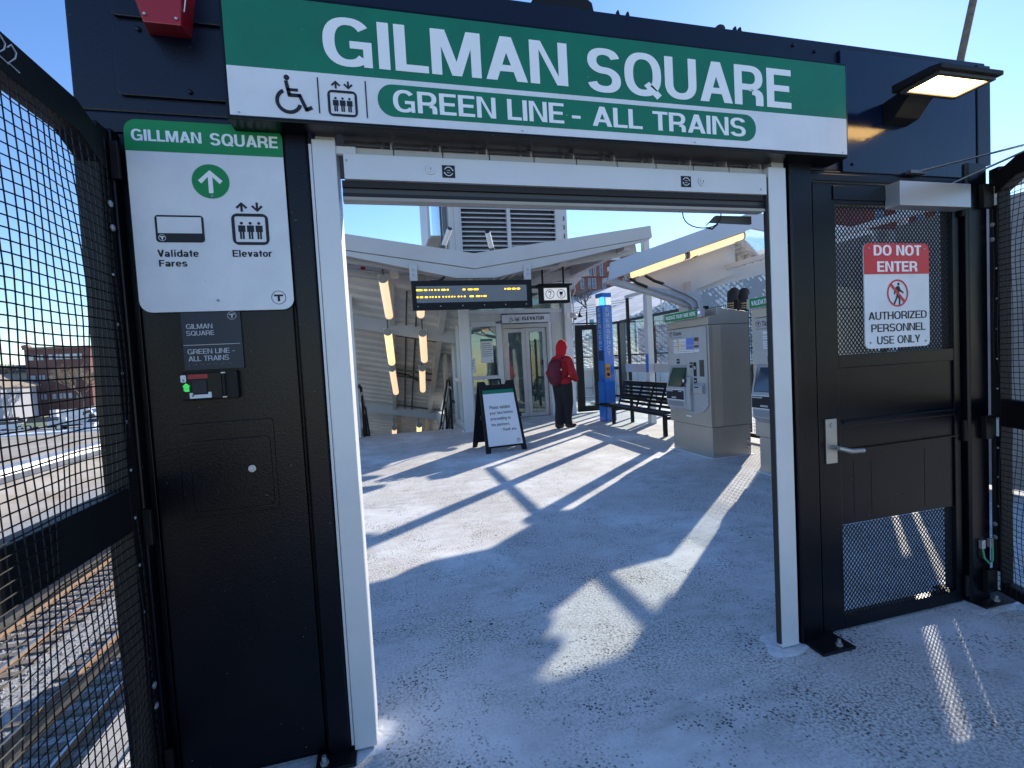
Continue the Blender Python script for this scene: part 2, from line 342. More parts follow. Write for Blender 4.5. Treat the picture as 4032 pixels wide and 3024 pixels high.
def elevator_icon(mbd, x0, x1, z0, z1, y, e=.001, t=None, arrows=True):
    w_ = x1-x0; t = t or w_*.1; h_ = z1-z0
    # rounded frame as ring of quads
    def rr(x0, x1, z0, z1, r, n=5):
        pts = []
        for cx, cz, a0 in ((x1-r, z1-r, 0), (x0+r, z1-r, 90), (x0+r, z0+r, 180), (x1-r, z0+r, 270)):
            pts += [(cx+r*math.cos(R(a0+90*k/n)), cz+r*math.sin(R(a0+90*k/n))) for k in range(n+1)]
        return pts
    A = rr(x0, x1, z0, z1, w_*.17); B = rr(x0+t, x1-t, z0+t, z1-t, w_*.05); n = len(A)
    mbd.add([(p[0], y-e, p[1]) for p in A]+[(p[0], y-e, p[1]) for p in B], [(i, (i+1) % n, n+(i+1) % n, n+i) for i in range(n)])
    for k in (-1, 0, 1):
        cx = (x0+x1)/2+k*w_*.235; ph = h_*.54; b = z0+h_*.19; pw = w_*.19
        mbd.disc(cx, b+ph*.93, ph*.085, y-e, y, 12)
        mbd.box((cx-pw/2, y-e, b+ph*.42), (cx+pw/2, y, b+ph*.8))
        mbd.box((cx-pw*.32, y-e, b), (cx-pw*.06, y, b+ph*.42)); mbd.box((cx+pw*.06, y-e, b), (cx+pw*.32, y, b+ph*.42))
    if arrows:
        ah = h_*.3; az = z1+h_*.04+ah/2+.002
        mbd.prism(arrow_poly((x0+x1)/2-w_*.2, az, ah, ah*1.15), y-e, y); mbd.prism(arrow_poly((x0+x1)/2+w_*.22, az, ah, ah*1.15, False), y-e, y)
    return mbd
def wheelchair(mbd, x0, x1, z0, z1, y, e=.001):
    W, H = x1-x0, z1-z0
    P_ = lambda u, v: (x0+u*W, z0+v*H)
    def stroke(pts, t):
        for (a, b) in zip(pts[:-1], pts[1:]):
            a, b = Vector(P_(*a)), Vector(P_(*b)); dd = (b-a).normalized(); nn = Vector((-dd.y, dd.x))*t/2; a2, b2 = a-dd*t*.3, b+dd*t*.3
            mbd.prism([tuple(a2-nn), tuple(b2-nn), tuple(b2+nn), tuple(a2+nn)], y-e, y)
    t = W*.10
    mbd.disc(*P_(.36, .93), H*.07, y-e, y, 16)
    stroke([(.34, .82), (.40, .50)], t); stroke([(.36, .62), (.62, .62)], t*.8); stroke([(.40, .48), (.68, .48)], t); stroke([(.68, .48), (.84, .12)], t); stroke([(.84, .12), (.97, .18)], t)
    cx, cz = P_(.38, .32); r = W*.36
    pts = [(cx+r*math.cos(R(a)), cz+r*math.sin(R(a))) for a in range(115, 350, 12)]
    o2 = [(cx+(r-t)*math.cos(R(a)), cz+(r-t)*math.sin(R(a))) for a in range(115, 350, 12)]
    for i in range(len(pts)-1): mbd.prism([pts[i], pts[i+1], o2[i+1], o2[i]], y-e, y)
    return mbd
# ================================================================== SETTING: concourse deck
def floor_material():
    mt = bpy.data.materials.new('salted_concrete'); mt.use_nodes = True; n = mt.node_tree; b = n.nodes['Principled BSDF']; L = n.links
    tc = n.nodes.new('ShaderNodeTexCoord')
    def noise(scale, det=6, rough=.6, sc_=(1,1,1), rz=0):
        mp = n.nodes.new('ShaderNodeMapping'); mp.inputs['Scale'].default_value = sc_; mp.inputs['Rotation'].default_value = (0, 0, R(rz)); L.new(tc.outputs['Object'], mp.inputs[0])
        x = n.nodes.new('ShaderNodeTexNoise'); x.inputs['Scale'].default_value = scale; x.inputs['Detail'].default_value = det; x.inputs['Roughness'].default_value = rough
        L.new(mp.outputs[0], x.inputs['Vector']); return x
    def ramp(src, lo, hi):
        r = n.nodes.new('ShaderNodeMapRange'); r.inputs[1].default_value = lo; r.inputs[2].default_value = hi; L.new(src, r.inputs[0]); return r.outputs[0]
    def mix(f, a, c):
        x = n.nodes.new('ShaderNodeMix'); x.data_type = 'RGBA'; L.new(f, x.inputs['Factor'])
        for k, v in (('A', a), ('B', c)):
            if isinstance(v, tuple): x.inputs[k].default_value = (*v, 1)
            else: L.new(v, x.inputs[k])
        return x.outputs['Result']
    big = noise(.8, 5, .6); mid = noise(5, 6, .7, (1, 2.2, 1), 24); fine = noise(85, 3, .6)
    base = mix(ramp(mid.outputs['Fac'], .38, .62), (.42, .41, .39), (.62, .61, .59))
    base = mix(ramp(big.outputs['Fac'], .42, .62), base, (.74, .74, .73))
    # salt-free wheel-worn zones are browner and grainier
    grain = mix(ramp(fine.outputs['Fac'], .44, .60), (.70, .67, .62), (.24, .22, .20))
    base = mix(ramp(noise(1.1, 4, .6).outputs['Fac'], .38, .66), base, grain)
    # dark aggregate specks
    vo = n.nodes.new('ShaderNodeTexVoronoi'); vo.inputs['Scale'].default_value = 62; vo.inputs['Randomness'].default_value = 1; L.new(tc.outputs['Object'], vo.inputs['Vector'])
    sp = ramp(vo.outputs['Distance'], .40, .24)
    spm = n.nodes.new('ShaderNodeMath'); spm.operation = 'MULTIPLY'; L.new(sp, spm.inputs[0]); L.new(ramp(noise(3.5, 6, .8).outputs['Fac'], .46, .60), spm.inputs[1])
    base = mix(spm.outputs[0], base, (.05, .05, .05))
    vo2 = n.nodes.new('ShaderNodeTexVoronoi'); vo2.inputs['Scale'].default_value = 9; L.new(tc.outputs['Object'], vo2.inputs['Vector'])
    sp2 = n.nodes.new('ShaderNodeMath'); sp2.operation = 'MULTIPLY'; L.new(ramp(vo2.outputs['Distance'], .13, .07), sp2.inputs[0]); L.new(ramp(noise(2.2, 3, .6).outputs['Fac'], .55, .62), sp2.inputs[1])
    base = mix(sp2.outputs[0], base, (.07, .06, .05))
    # faint wandering cracks
    L.new(base, b.inputs['Base Color']); b.inputs['Roughness'].default_value = .82; b.inputs['Specular IOR Level'].default_value = .3
    bp = n.nodes.new('ShaderNodeBump'); bp.inputs['Strength'].default_value = .55; bp.inputs['Distance'].default_value = .006
    ad = n.nodes.new('ShaderNodeMath'); ad.operation = 'ADD'; L.new(fine.outputs['Fac'], ad.inputs[0]); L.new(noise(28, 4, .7).outputs['Fac'], ad.inputs[1])
    L.new(ad.outputs[0], bp.inputs['Height']); L.new(bp.outputs[0], b.inputs['Normal'])
    return mt
FLOOR = floor_material()
# deck: notch for the stairs at X -.62..1.5, Y > 10.85
fl = MB()
fl.box((-1.05, -6, -.45), (6.9, 10.85, 0)); fl.box((1.5, 10.85, -.45), (6.9, 16, 0)); fl.box((-1.05, 10.85, -.45), (-.62, 16, 0))
structure(fl.build('concourse_floor', FLOOR))
# white sealant round the machine plinths and post feet
# ================================================================== GATE PORTAL
G = 1.88
gp = thing('gate_portal', 'large black steel entrance portal with deep header, wide left pillar and slim right posts', 'portal', (1.0, 1.88, 0))
h = MB(); h.box((-.905, 1.893, 2.302), (3.11, 2.42, 2.826)); h.box((-.905, 1.894, 2.236), (-.21, 2.418, 2.301)); h.box((1.835, 1.894, 2.236), (3.109, 2.418, 2.301)); h.build('header_box', BLACKSKY, gp, bevel=.006)
p = MB(); p.box((2.153, 1.878, 2.228), (3.02, 1.892, 2.79)); p.build('header_panel', mat('gloss_panel_sky_tint', (.002, .007, .026), .14, col2=(.003, .009, .032), scale=3, bump=.05, bscale=30, spec=.5), gp, bevel=.003)  # base colour here carries the sky's reflected blue too
p = MB(); p.box((3.021, 1.872, 2.30), (3.112, 1.892, 2.80)); p.build('end_cap', BLACKSKY, gp, bevel=.003)
p = MB(); p.rrect(-.775, -.445, 2.35, 2.585, .015, 1.879, 1.892); p.build('header_panel', BLACKSKY, gp, bevel=.003)
p = MB(); p.rrect(-.775, -.445, 2.60, 2.80, .015, 1.879, 1.892); p.build('header_panel', BLACKSKY, gp, bevel=.003)
for x, z in ((1.90, 2.79), (2.02, 2.775), (2.93, 2.74), (2.21, 2.265), (2.93, 2.262), (-.565, 2.372), (-.70, 2.56)):
    b_ = MB(); b_.sphere((x, 1.876 if x > 2.1 or x < 0 else 1.89, z), .008, 8); b_.build('rivet', BLACKSKY, gp, smooth=True)
# left pillar
p = MB(); p.box((-.905, 1.905, 0.0), (-.252, 2.16, 2.234)); p.build('pillar_core', BLACK, gp)
p = MB(); p.box((-.905, 1.86, .0), (-.795, 1.904, 2.234)); p.build('edge_post', BLACK, gp, bevel=.006)
p = MB(); p.box((-.765, 1.882, .03), (-.300, 1.904, 2.23)); p.build('pillar_plate', BLACK, gp, bevel=.004)
p = MB(); p.box((-.788, 1.89, .02), (-.772, 1.904, 2.23)); p.build('cover_strip', BLACK, gp, bevel=.002)
p = MB(); p.rrect(0, .01, 0, .01, .004, 0, 1); 
p = MB(); p.prism([(-.290, 1.872), (-.282, 1.862), (-.217, 1.862), (-.209, 1.872), (-.209, 1.955), (-.290, 1.955)], 0.0, 2.25, 'z'); p.build('gate_post', BLACK, gp, bevel=.004)
# access cabinet in the pillar
p = MB(); p.rrect(-.688, -.392, .945, 1.268, .012, 1.876, 1.883); cb = p.build('cabinet_frame', BLACK, gp, bevel=.002)
p = MB(); p.rrect(-.655, -.405, .965, 1.208, .016, 1.870, 1.8775); p.build('cabinet_door', BLACK, cb, bevel=.002)
p = MB(); p.disc(-.467, 1.098, .0125, 1.864, 1.872, 24); p.disc(-.467, 1.098, .006, 1.861, 1.8645, 16); p.build('cam_lock', STEELG, cb, bevel=.0008)
# right posts
p = MB(); p.prism([(1.832, 1.87), (1.84, 1.862), (1.95, 1.862), (1.958, 1.87), (1.958, 1.98), (1.832, 1.98)], .0, 2.30, 'z'); p.build('gate_post', BLACK, gp, bevel=.004)
p = MB(); p.box((1.812, 1.885, 0), (1.833, 1.975, 2.25)); p.build('post_flange', BLACK, gp, bevel=.002)
p = MB(); p.prism([(2.925, 1.872), (2.935, 1.862), (3.06, 1.862), (3.07, 1.872), (3.07, 1.99), (2.925, 1.99)], .012, 2.30, 'z'); p.build('end_post', BLACK, gp, bevel=.004)
p = MB(); p.box((1.958, 1.885, 2.196), (2.925, 1.985, 2.232)); p.box((1.959, 1.875, 2.182), (2.924, 1.884, 2.215)); p.build('door_head', BLACK, gp, bevel=.003)
# foot plates with anchor bolts
for (x0, x1, y0, y1) in ((1.845, 2.03, 1.76, 1.95), (2.93, 3.20, 1.80, 2.06), (-.33, -.19, 1.80, 1.98)):
    p = MB(); p.box((x0, y0, .001), (x1, y1, .014)); fp = p.build('foot_plate', BLACKM, gp, bevel=.002)
    q = MB(); q.tube([(x0+.12 if x0 > 0 else x0+.03, y0+.03, .014), (x0+.12 if x0 > 0 else x0+.03, y0+.03, .045)], .008, 8); q.tube([(x0+.12 if x0 > 0 else x0+.03, y0+.03, .014), (x0+.12 if x0 > 0 else x0+.03, y0+.03, .026)], .015, 6); q.build('anchor_bolt', BOLT, fp)
# weld-on boxes on top of the header
p = MB(); p.prism([(.66, 2.826), (.665, 2.86), (.70, 2.925), (.90, 2.925), (.94, 2.90), (.95, 2.845), (.99, 2.826)], 1.95, 2.08); p.build('junction_box', BLACKM, gp, bevel=.006)
for x in (.38, .42, 1.03, 1.075, 1.60, 1.625):
    p = MB(); p.prism([(x-.008, 2.826), (x+.008, 2.826), (x+.003, 2.846), (x-.003, 2.846)], 1.90, 1.915); p.build('rivet_tip', BLACKM, gp)
p = MB(); p.sphere((1.54, 1.93, 2.837), .026, 12); p.build('cable_gland', RUB, gp, smooth=True)
# floor sealant fillet round the left jamb foot
SEAL = mat('floor_sealant', (.66, .68, .70), .6, col2=(.52, .53, .54), scale=30, bump=.5, bscale=60)
def smear(cx, cy, rx, ry, seed, label):
    rnd = random.Random(seed); n = 26; pts = []
    for k in range(n):
        a = 2*math.pi*k/n; f = .8+.28*rnd.random()+.12*math.sin(3*a+seed); pts.append((cx+rx*f*math.cos(a), cy+ry*f*math.sin(a)))
    m_ = MB(); m_.add([(x, y, .0012) for x, y in pts]+[(cx+(x-cx)*.82, cy+(y-cy)*.82, .006) for x, y in pts], [(k, (k+1) % n, n+(k+1) % n, n+k) for k in range(n)]+[tuple(range(n, 2*n))])
    return tag(m_.build('sealant_patch', SEAL), label, 'sealant')
smear(-.15, 1.93, .11, .12, 1, 'pale sealant smear on the floor at the foot of the left silver jamb')
smear(1.80, 1.90, .17, .10, 2, 'pale sealant smear on the floor under the right silver jamb and post')
smear(3.05, 1.93, .26, .20, 3, 'pale sealant smear on the floor under the hinge post of the service door')

# ---- roller shutter
rs = thing('roller_shutter', 'raised silver roller grille with bottom bar and tall silver guide jambs', 'shutter', (.8, 1.95, 0))
p = MB(); p.box((-.197, 1.862, .012), (-.118, 2.05, 2.236)); p.build('guide_jamb', ALUW, rs, bevel=.004)
p = MB(); p.box((-.208, 1.868, .03), (-.199, 1.90, 2.22)); p.build('guide_trim', ALUW, rs)
p = MB(); p.box((1.716, 1.862, .012), (1.81, 1.895, 2.225)); p.build('guide_jamb', ALUW, rs, bevel=.004)
p = MB(); p.box((1.703, 1.867, .03), (1.7155, 1.885, 2.18)); p.build('guide_brush', RUB, rs)
p = MB(); p.box((-.094, 1.866, 2.104), (1.708, 1.90, 2.194)); bb = p.build('bottom_bar', ALUW, rs, bevel=.002)
for (x, z) in ((.213, 2.149), (1.375, 2.147)):
    q = MB(); q.disc(x, z, .019, 1.861, 1.867, 28); q.disc(x, z, .011, 1.857, 1.8615, 20); lk = q.build('key_lock', ALUW, bb, bevel=.0006)
    q = MB(); q.box((x-.001, 1.8558, z-.004), (x+.001, 1.8572, z+.004)); q.build('keyhole', INK, lk)
for (x, z) in ((.280, 2.144), (1.296, 2.145)):
    q = MB(); q.box((x-.024, 1.8645, z-.023), (x+.024, 1.8662, z+.023)); st = q.build('lock_sticker', INK, bb)
    q = MB()
    for a0 in (25, 205):
        pts = [(x+.017*math.cos(R(a)), z+.017*math.sin(R(a))) for a in range(a0, a0+131, 10)]; o2 = [(x+.0145*math.cos(R(a)), z+.0145*math.sin(R(a))) for a in range(a0, a0+131, 10)]
        for i in range(len(pts)-1): q.prism([pts[i], pts[i+1], o2[i+1], o2[i]], 1.8632, 1.8642)
        e_ = Vector(pts[0]); q.prism([(e_.x-.003, e_.y), (e_.x+.003, e_.y-.001), (e_.x, e_.y-.006 if a0 < 90 else e_.y+.006)], 1.8632, 1.8642)
    q.build('sticker_print', LET, st)
    text('LOCK', x-.006, x+.006, z+.002, z+.005, 1.8642, LET, st, bold=.01, extrude=.0005); text('UNLOCK', x-.007, x+.007, z-.006, z-.003, 1.8642, LET, st, bold=.01, extrude=.0005)
for x in (-.084, 1.675): q = MB(); q.disc(x, 2.125 if x > 0 else 2.168, .004, 1.8635, 1.8668, 10); q.build('screw', BOLT, bb)
for k, (z0, z1, yy, mt) in enumerate(((2.080, 2.103, 1.880, RUB), (2.060, 2.0795, 1.892, DARKG), (2.044, 2.0595, 1.882, RUB), (2.032, 2.0435, 1.874, TAN))):
    p = MB(); p.box((-.105, yy, z0), (1.705, yy+.05, z1)); p.build('seal_strip', mt, rs)
for k in range(10):      # stacked grille links above the bar
    x0 = -.095+k*.1815
    p = MB(); p.box((x0, 1.893, 2.198), (x0+.177, 1.90, 2.226)); li = p.build('grille_link', ALU, rs, bevel=.0015)
    q = MB(); q.box((x0+.002, 1.985, 2.20), (x0+.175, 1.99, 2.30)); q.build('link_back', TAN, li)
    q = MB(); q.box((x0+.168, 1.901, 2.205), (x0+.174, 1.984, 2.298)); q.build('link_rib', ALU, li)
    q = MB(); q.prism([(x0+.120, 2.206), (x0+.130, 2.206), (x0+.158, 2.296), (x0+.148, 2.296)], 1.935, 1.940); q.build('link_strut', STEELG, li)
    q = MB(); q.bar((x0+.003, 1.925, 2.286), (x0+.167, 1.925, 2.286), .008, .006); q.build('link_rod', STEELG, li)
    q = MB(); q.bar((x0+.003, 1.95, 2.262), (x0+.167, 1.95, 2.262), .008, .006); q.build('link_rod', STEELG, li)
for x0 in (-.185, 1.74): p = MB(); p.box((x0, 1.87, 2.2365 if x0 < 0 else 2.226), (x0+.066, 1.95, 2.266)); p.build('guide_cap', ALU, rs, bevel=.002)
p = MB(); p.box((-.118, 1.875, 2.195), (-.05, 1.894, 2.222)); p.build('end_bracket', ALUW, rs, bevel=.002)
p = MB(); p.tube([(1.42+.10*math.cos(a), 1.935, 2.045-.075*max(0, math.sin(a))**.7*1.0) for a in [math.pi*k/12 for k in range(13)]], .0025, 6); p.tube([(1.44, 1.935, 1.972), (1.47, 1.935, 1.966), (1.5, 1.935, 1.99)], .004, 6); p.build('dangling_cable', RUB, rs)
p = MB(); p.prism([(1.50, 2.03), (1.69, 2.03), (1.69, 1.995), (1.47, 2.0), (1.45, 1.985)], 1.945, 1.96); p.build('loose_flap', DARKG, rs)

# ---- big station sign
S1 = thing('station_sign', 'long green and white GILMAN SQUARE sign box over the gate opening', 'sign', (.82, 1.88, 2.45))
p = MB(); p.box((-.437, 1.778, 2.248), (2.072, 1.892, 2.657)); p.build('sign_box', BLACK, S1, bevel=.004)
p = MB(); p.box((-.426, 1.7745, 2.260), (2.060, 1.7785, 2.4150)); p.build('white_panel', WHITE, S1)
p = MB(); p.box((-.426, 1.7745, 2.4155), (2.060, 1.7785, 2.645)); p.build('green_panel', GREEN, S1)
Y = 1.7735
text('GILMAN', -.129, .818-.078, 2.4425, 2.6035, Y, LET, S1, bold=.017)
text('SQUARE', .822, 1.763, 2.425, 2.600, Y, LET, S1, bold=.017)
p = MB(); p.rrect(.037, 1.578, 2.288, 2.3965, .053, Y-.0005, Y+.0008, 10); pl = p.build('route_pill', GREEN, S1)
text('GREEN LINE', .088, .716, 2.304, 2.380, Y-.001, LET, pl, bold=.013)
text('- ALL TRAINS', .748, 1.525, 2.304, 2.380, Y-.001, LET, pl, bold=.013)
p = MB(); wheelchair(p, -.291, -.176, 2.275, 2.399, Y); p.build('wheelchair_symbol', INK, S1)
p = MB(); elevator_icon(p, -.126, -.031, 2.276, 2.362, Y, t=.008); p.build('elevator_symbol', INK, S1)
p = MB(); p.box((-.156, Y-.001, 2.282), (-.152, Y, 2.399)); p.box((-.003, Y-.001, 2.277), (.001, Y, 2.400)); p.build('divider_line', INK, S1)
for x in (-.40, .55, 1.28, 2.035): p = MB(); p.disc(x, 2.268, .0035, Y-.001, Y, 8); p.build('rivet', BOLT, S1)

# ---- wayfinding sign on the pillar
S2 = thing('wayfinding_sign', 'white rounded panel with green GILLMAN SQUARE band and arrow on the left pillar', 'sign', (-.53, 1.87, 1.95))
p = MB(); p.rrect(-.762, -.292, 1.645, 2.268, .038, 1.8655, 1.872, 8); p.build('sign_plate', WHITE, S2, bevel=.001)
Y = 1.8650
pts = [( -.292+0, 2.168), (-.292, 2.268-.038)]+[(-.33+.038*math.cos(R(a)), 2.23+.038*math.sin(R(a))) for a in range(10, 91, 10)]+[(-.724+.038*math.cos(R(a)), 2.23+.038*math.sin(R(a))) for a in range(90, 181, 10)]+[(-.762, 2.168)]
p = MB(); p.prism(pts, Y-.0008, Y); p.build('green_band', GREEN2, S2)
text('GILLMAN', -.742, -.540, 2.1995, 2.2365, Y-.001, LET, S2, bold=.02); text('SQUARE', -.514, -.306, 2.194, 2.2365, Y-.001, LET, S2, bold=.02)
p = MB(); p.disc(-.5225, 2.077, .0565, Y-.0008, Y, 48); gc = p.build('green_circle', GREEN2, S2)
p = MB(); p.prism(arrow_poly(-.5235, 2.076, .076, .074, t=.0135), Y-.0018, Y-.0009); p.build('arrow_symbol', LET, gc)
p = MB(); p.rrect(-.697, -.554, 1.874, 1.963, .011, Y-.0008, Y); cdp = p.build('fare_card_symbol', INK, S2)
p = MB(); p.box((-.690, Y-.0016, 1.904), (-.561, Y-.0009, 1.957)); p.build('card_face', WHITE, cdp)
p = MB(); t_logo(p, -.679, 1.889, .0105, Y-.0009, .0007); p.build('t_logo', LET, cdp)
p = MB(); elevator_icon(p, -.470, -.355, 1.867, 1.973, Y, t=.010); p.build('elevator_symbol', INK, S2)
text('Validate', -.697, -.577, 1.8265, 1.8500, Y, INK, S2, bold=.018); text('Fares', -.695, -.613, 1.7945, 1.8165, Y, INK, S2, bold=.018)
text('Elevator', -.474, -.351, 1.8265, 1.8500, Y, INK, S2, bold=.018)
p = MB(); t_logo(p, -.340, 1.6865, .0235, Y, .0008, .07); p.build('t_logo', INK, S2)
for x, z in ((-.522, 2.029), (-.530, 1.681)): p = MB(); p.sphere((x, Y-.001, z), .0045, 10); p.build('rivet', BOLT, S2, smooth=True)

# ---- tactile plaque
S3 = thing('tactile_plaque', 'small navy plaque GILMAN SQUARE / GREEN LINE on the pillar under the white sign', 'plaque', (-.56, 1.88, 1.54))
p = MB(); p.box((-.649, 1.8735, 1.449), (-.468, 1.8815, 1.6445)); p.build('plaque_plate', mat('navy_plaque', (.004, .012, .03), .45), S3, bevel=.001)
Y = 1.873; PLT = mat('plaque_lettering', (.42, .46, .52), .5)
text('GILMAN', -.635, -.556, 1.588, 1.6045, Y, PLT, S3); text('SQUARE', -.636, -.552, 1.5645, 1.5815, Y, PLT, S3)
text('GREEN LINE -', -.637, -.494, 1.503, 1.520, Y, PLT, S3); text('ALL TRAINS', -.636, -.513, 1.479, 1.4965, Y, PLT, S3)
p = MB(); p.box((-.647, Y-.0008, 1.5326), (-.475, Y, 1.5345)); p.build('divider_line', PLT, S3)
p = MB(); t_logo(p, -.494, 1.6295, .0138, Y, .0008, .1); p.build('t_logo', PLT, S3)
p = MB()
for k in range(20):
    if k % 3 != 1: p.sphere((-.635+.007*k, Y, 1.466+(k % 2)*.003), .0009, 5)
p.build('braille_dots', PLT, S3)

# ---- card validator / key reader
S4 = thing('fire_key_box', 'small black lock box with red strip and glowing green arrow sticker under the navy plaque', 'lock box', (-.57, 1.87, 1.39))
p = MB(); p.rrect(-.659, -.488, 1.347, 1.443, .008, 1.856, 1.8815); p.build('box_body', BLACKM, S4, bevel=.003)
p = MB(); p.rrect(-.655, -.536, 1.351, 1.438, .006, 1.850, 1.8565); p.build('box_lid', BLACK, S4, bevel=.002)
p = MB(); p.box((-.634, 1.847, 1.420), (-.575, 1.8505, 1.4345)); p.build('red_label', mat('dark_red_label', (.30, .008, .02), .4), S4)
p = MB(); p.rrect(-.622, -.580, 1.370, 1.416, .003, 1.8455, 1.8505); p.build('card_window', BLACKSKY, S4, bevel=.001)
GA = emis('green_emissive_sticker', (.06, .9, .16), .25, (.06, .8, .12))  # sticker is brightened by faint emission, it is no lamp
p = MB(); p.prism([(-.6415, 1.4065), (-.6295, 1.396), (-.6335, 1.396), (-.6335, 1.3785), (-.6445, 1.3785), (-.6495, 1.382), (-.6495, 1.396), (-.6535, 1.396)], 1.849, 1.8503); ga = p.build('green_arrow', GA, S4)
p = MB()
for z in (1.384, 1.3895, 1.397): p.box((-.6475, 1.848, z), (-.6355, 1.8489, z+.0012))
p.build('arrow_print', mat('green_print', (.01, .15, .03), .5), ga)
p = MB(); p.rrect(-.6565, -.6405, 1.4095, 1.4335, .004, 1.849, 1.8503); sk = p.build('number_sticker', WHITE, S4)
text('S', -.6515, -.6455, 1.4115, 1.4205, 1.8488, INK, sk, bold=.02, extrude=.0005)
p = MB(); p.box((-.633, 1.848, 1.3545), (-.568, 1.8503, 1.3665)); p.box((-.633, 1.848, 1.3666), (-.6235, 1.8503, 1.3735)); p.box((-.5775, 1.848, 1.3666), (-.568, 1.8503, 1.3735)); cl_ = p.build('card_label', WHITE, S4)
p = MB(); p.prism([(-.6255, 1.3595), (-.6195, 1.3635), (-.6195, 1.3655), (-.6255, 1.3655)], 1.8472, 1.8479); p.build('label_print', INK, cl_)
for z in (1.352, 1.434): p = MB(); p.box((-.535, 1.846, z), (-.522, 1.8562, z+.004)); p.build('hinge_tip', STEELG, S4)
p = MB(); p.tube([(-.529, 1.851, 1.357), (-.529, 1.851, 1.4335)], .005, 8); p.build('hinge_pin', BLACKM, S4, smooth=True)

# ---- red strobe box
S5 = thing('alarm_horn', 'dark red angular alarm box with two screws high on the header at top left', 'alarm', (-.6, 1.84, 2.6))
p = MB(); p.add([(-.700,1.775,2.76),(-.528,1.775,2.76),(-.545,1.775,2.522),(-.648,1.775,2.522),(-.735,1.882,2.76),(-.515,1.882,2.76),(-.548,1.882,2.548),(-.672,1.882,2.548)], [(0,1,2,3),(4,7,6,5),(0,4,5,1),(1,5,6,2),(2,6,7,3),(3,7,4,0)])
p.build('horn_body', REDD, S5, bevel=.004)
for x, z in ((-.641, 2.545), (-.556, 2.54)): p = MB(); p.sphere((x, 1.771, z), .005, 8); p.build('screw', STEELG, S5, smooth=True)
p = MB(); p.tube([(-.53, 1.79, 2.66), (-.532, 1.79, 2.61), (-.538, 1.79, 2.575)], .0018, 5); p.tube([(-.525, 1.80, 2.67), (-.53, 1.80, 2.62)], .0015, 5); p.build('scrawl', LET, S5)

# ---- wall lamp
S6 = thing('wall_lamp', 'black wall lamp with warm lit lens on the header at top right', 'lamp', (2.5, 1.88, 2.55))
p = MB(); p.prism([(1.553, 2.537), (1.553, 2.556), (1.60, 2.566), (1.76, 2.572), (1.76, 2.537)], 2.305, 2.665, 'x'); p.build('lamp_head', BLACKM, S6, bevel=.004)
p = MB(); p.prism([(1.70, 2.573), (1.78, 2.575), (1.878, 2.56), (1.878, 2.46), (1.82, 2.47), (1.761, 2.53), (1.70, 2.5725)], 2.40, 2.55, 'x'); p.build('lamp_arm', BLACKM, S6, bevel=.004)
p = MB(); p.frame(2.322, 2.648, 1.572, 1.735, .016, 0, 1); p.v = [Vector((v.x, v.z, 2.524+v.y*.012)) for v in p.v]; p.build('lens_frame', DARKG, S6)
p = MB(); p.box((2.339, 1.589, 2.530), (2.631, 1.718, 2.5345)); p.build('lamp_lens', emis('warm_lamp_lens', (1, .60, .20), 7), S6)

# ---- service door
S7 = thing('service_door', 'black steel service door with mesh panels standing right of the opening', 'door', (2.44, 1.93, 0))
x0, x1 = 1.985, 2.905
p = MB()
for (a, b, z0, z1) in ((x0, 2.115, .0, 2.178), (2.862, x1, .0, 2.178)): p.box((a, 1.89, z0+.012), (b, 1.935, z1))
p.build('door_stile', BLACK, S7, bevel=.003)
for (z0, z1) in ((2.082, 2.178), (.012, .075), (1.30, 1.363), (1.015, 1.045)):
    p = MB(); p.box((2.116, 1.8905, z0), (2.861, 1.9345, z1)); p.build('door_rail', BLACK, S7, bevel=.003)
for (z0, z1) in ((1.046, 1.299), (.53, 1.014)):
    p = MB(); p.box((2.117, 1.90, z0), (2.860, 1.93, z1)); p.build('door_panel', BLACK, S7)
p = MB(); p.box((2.10, 1.884, 2.10), (2.42, 1.89, 2.165)); p.build('closer_plate', BLACK, S7, bevel=.002)
p = MB(); p.bar((2.13, 1.887, 1.036), (2.875, 1.887, 1.036), .012, .006); p.bar((2.13, 1.887, .898), (2.88, 1.887, .905), .006, .006); p.build('panel_trim', BLACK, S7)
p = MB(); p.box((2.20, 1.8990, .56), (2.202, 1.8999, .84)); p.box((2.31, 1.8990, .56), (2.312, 1.8999, .84)); p.box((2.66, 1.8990, .56), (2.662, 1.8999, .86)); p.build('panel_seam', BLACKM, S7)
# expanded metal: strands zigzagging upward, closed diamonds
def expanded(x0, x1, z0, z1, y, pw=.0115, ph=.027, t=.0037):
    q = MB(); n = int((x1-x0)/pw); m_ = int((z1-z0)/(ph/2))
    for i in range(n+1):
        for j in range(m_):
            s0 = .42*pw*(1 if (i+j) % 2 else -1); cx = x0+(i+.5)*pw
            a = (cx+s0, y, z0+j*ph/2); b = (cx-s0, y, z0+(j+1)*ph/2)
            if a[0] > x1+.004 or b[0] > x1+.004: continue
            A = Vector(a); B = Vector(b); nx = Vector((t/2, 0, 0)); ny = Vector((0, .0018, 0))
            q.add([A-nx-ny, A+nx-ny, A+nx+ny, A-nx+ny, B-nx-ny, B+nx-ny, B+nx+ny, B-nx+ny], [(0,4,5,1),(1,5,6,2),(2,6,7,3),(3,7,4,0)])
    return q
expanded(2.116, 2.862, 1.364, 2.081, 1.912).build('mesh_panel', BLACKM, S7, kind='stuff')
expanded(2.116, 2.862, .076, .529, 1.912).build('mesh_panel', BLACKM, S7, kind='stuff')
p = MB(); p.box((2.019, 1.882, .845), (2.085, 1.89, 1.06)); hp = p.build('handle_plate', STEEL, S7, bevel=.002)
p = MB(); p.disc(2.055, 1.03, .011, 1.878, 1.8835, 20); p.build('lock_cylinder', BOLT, hp, bevel=.0006)
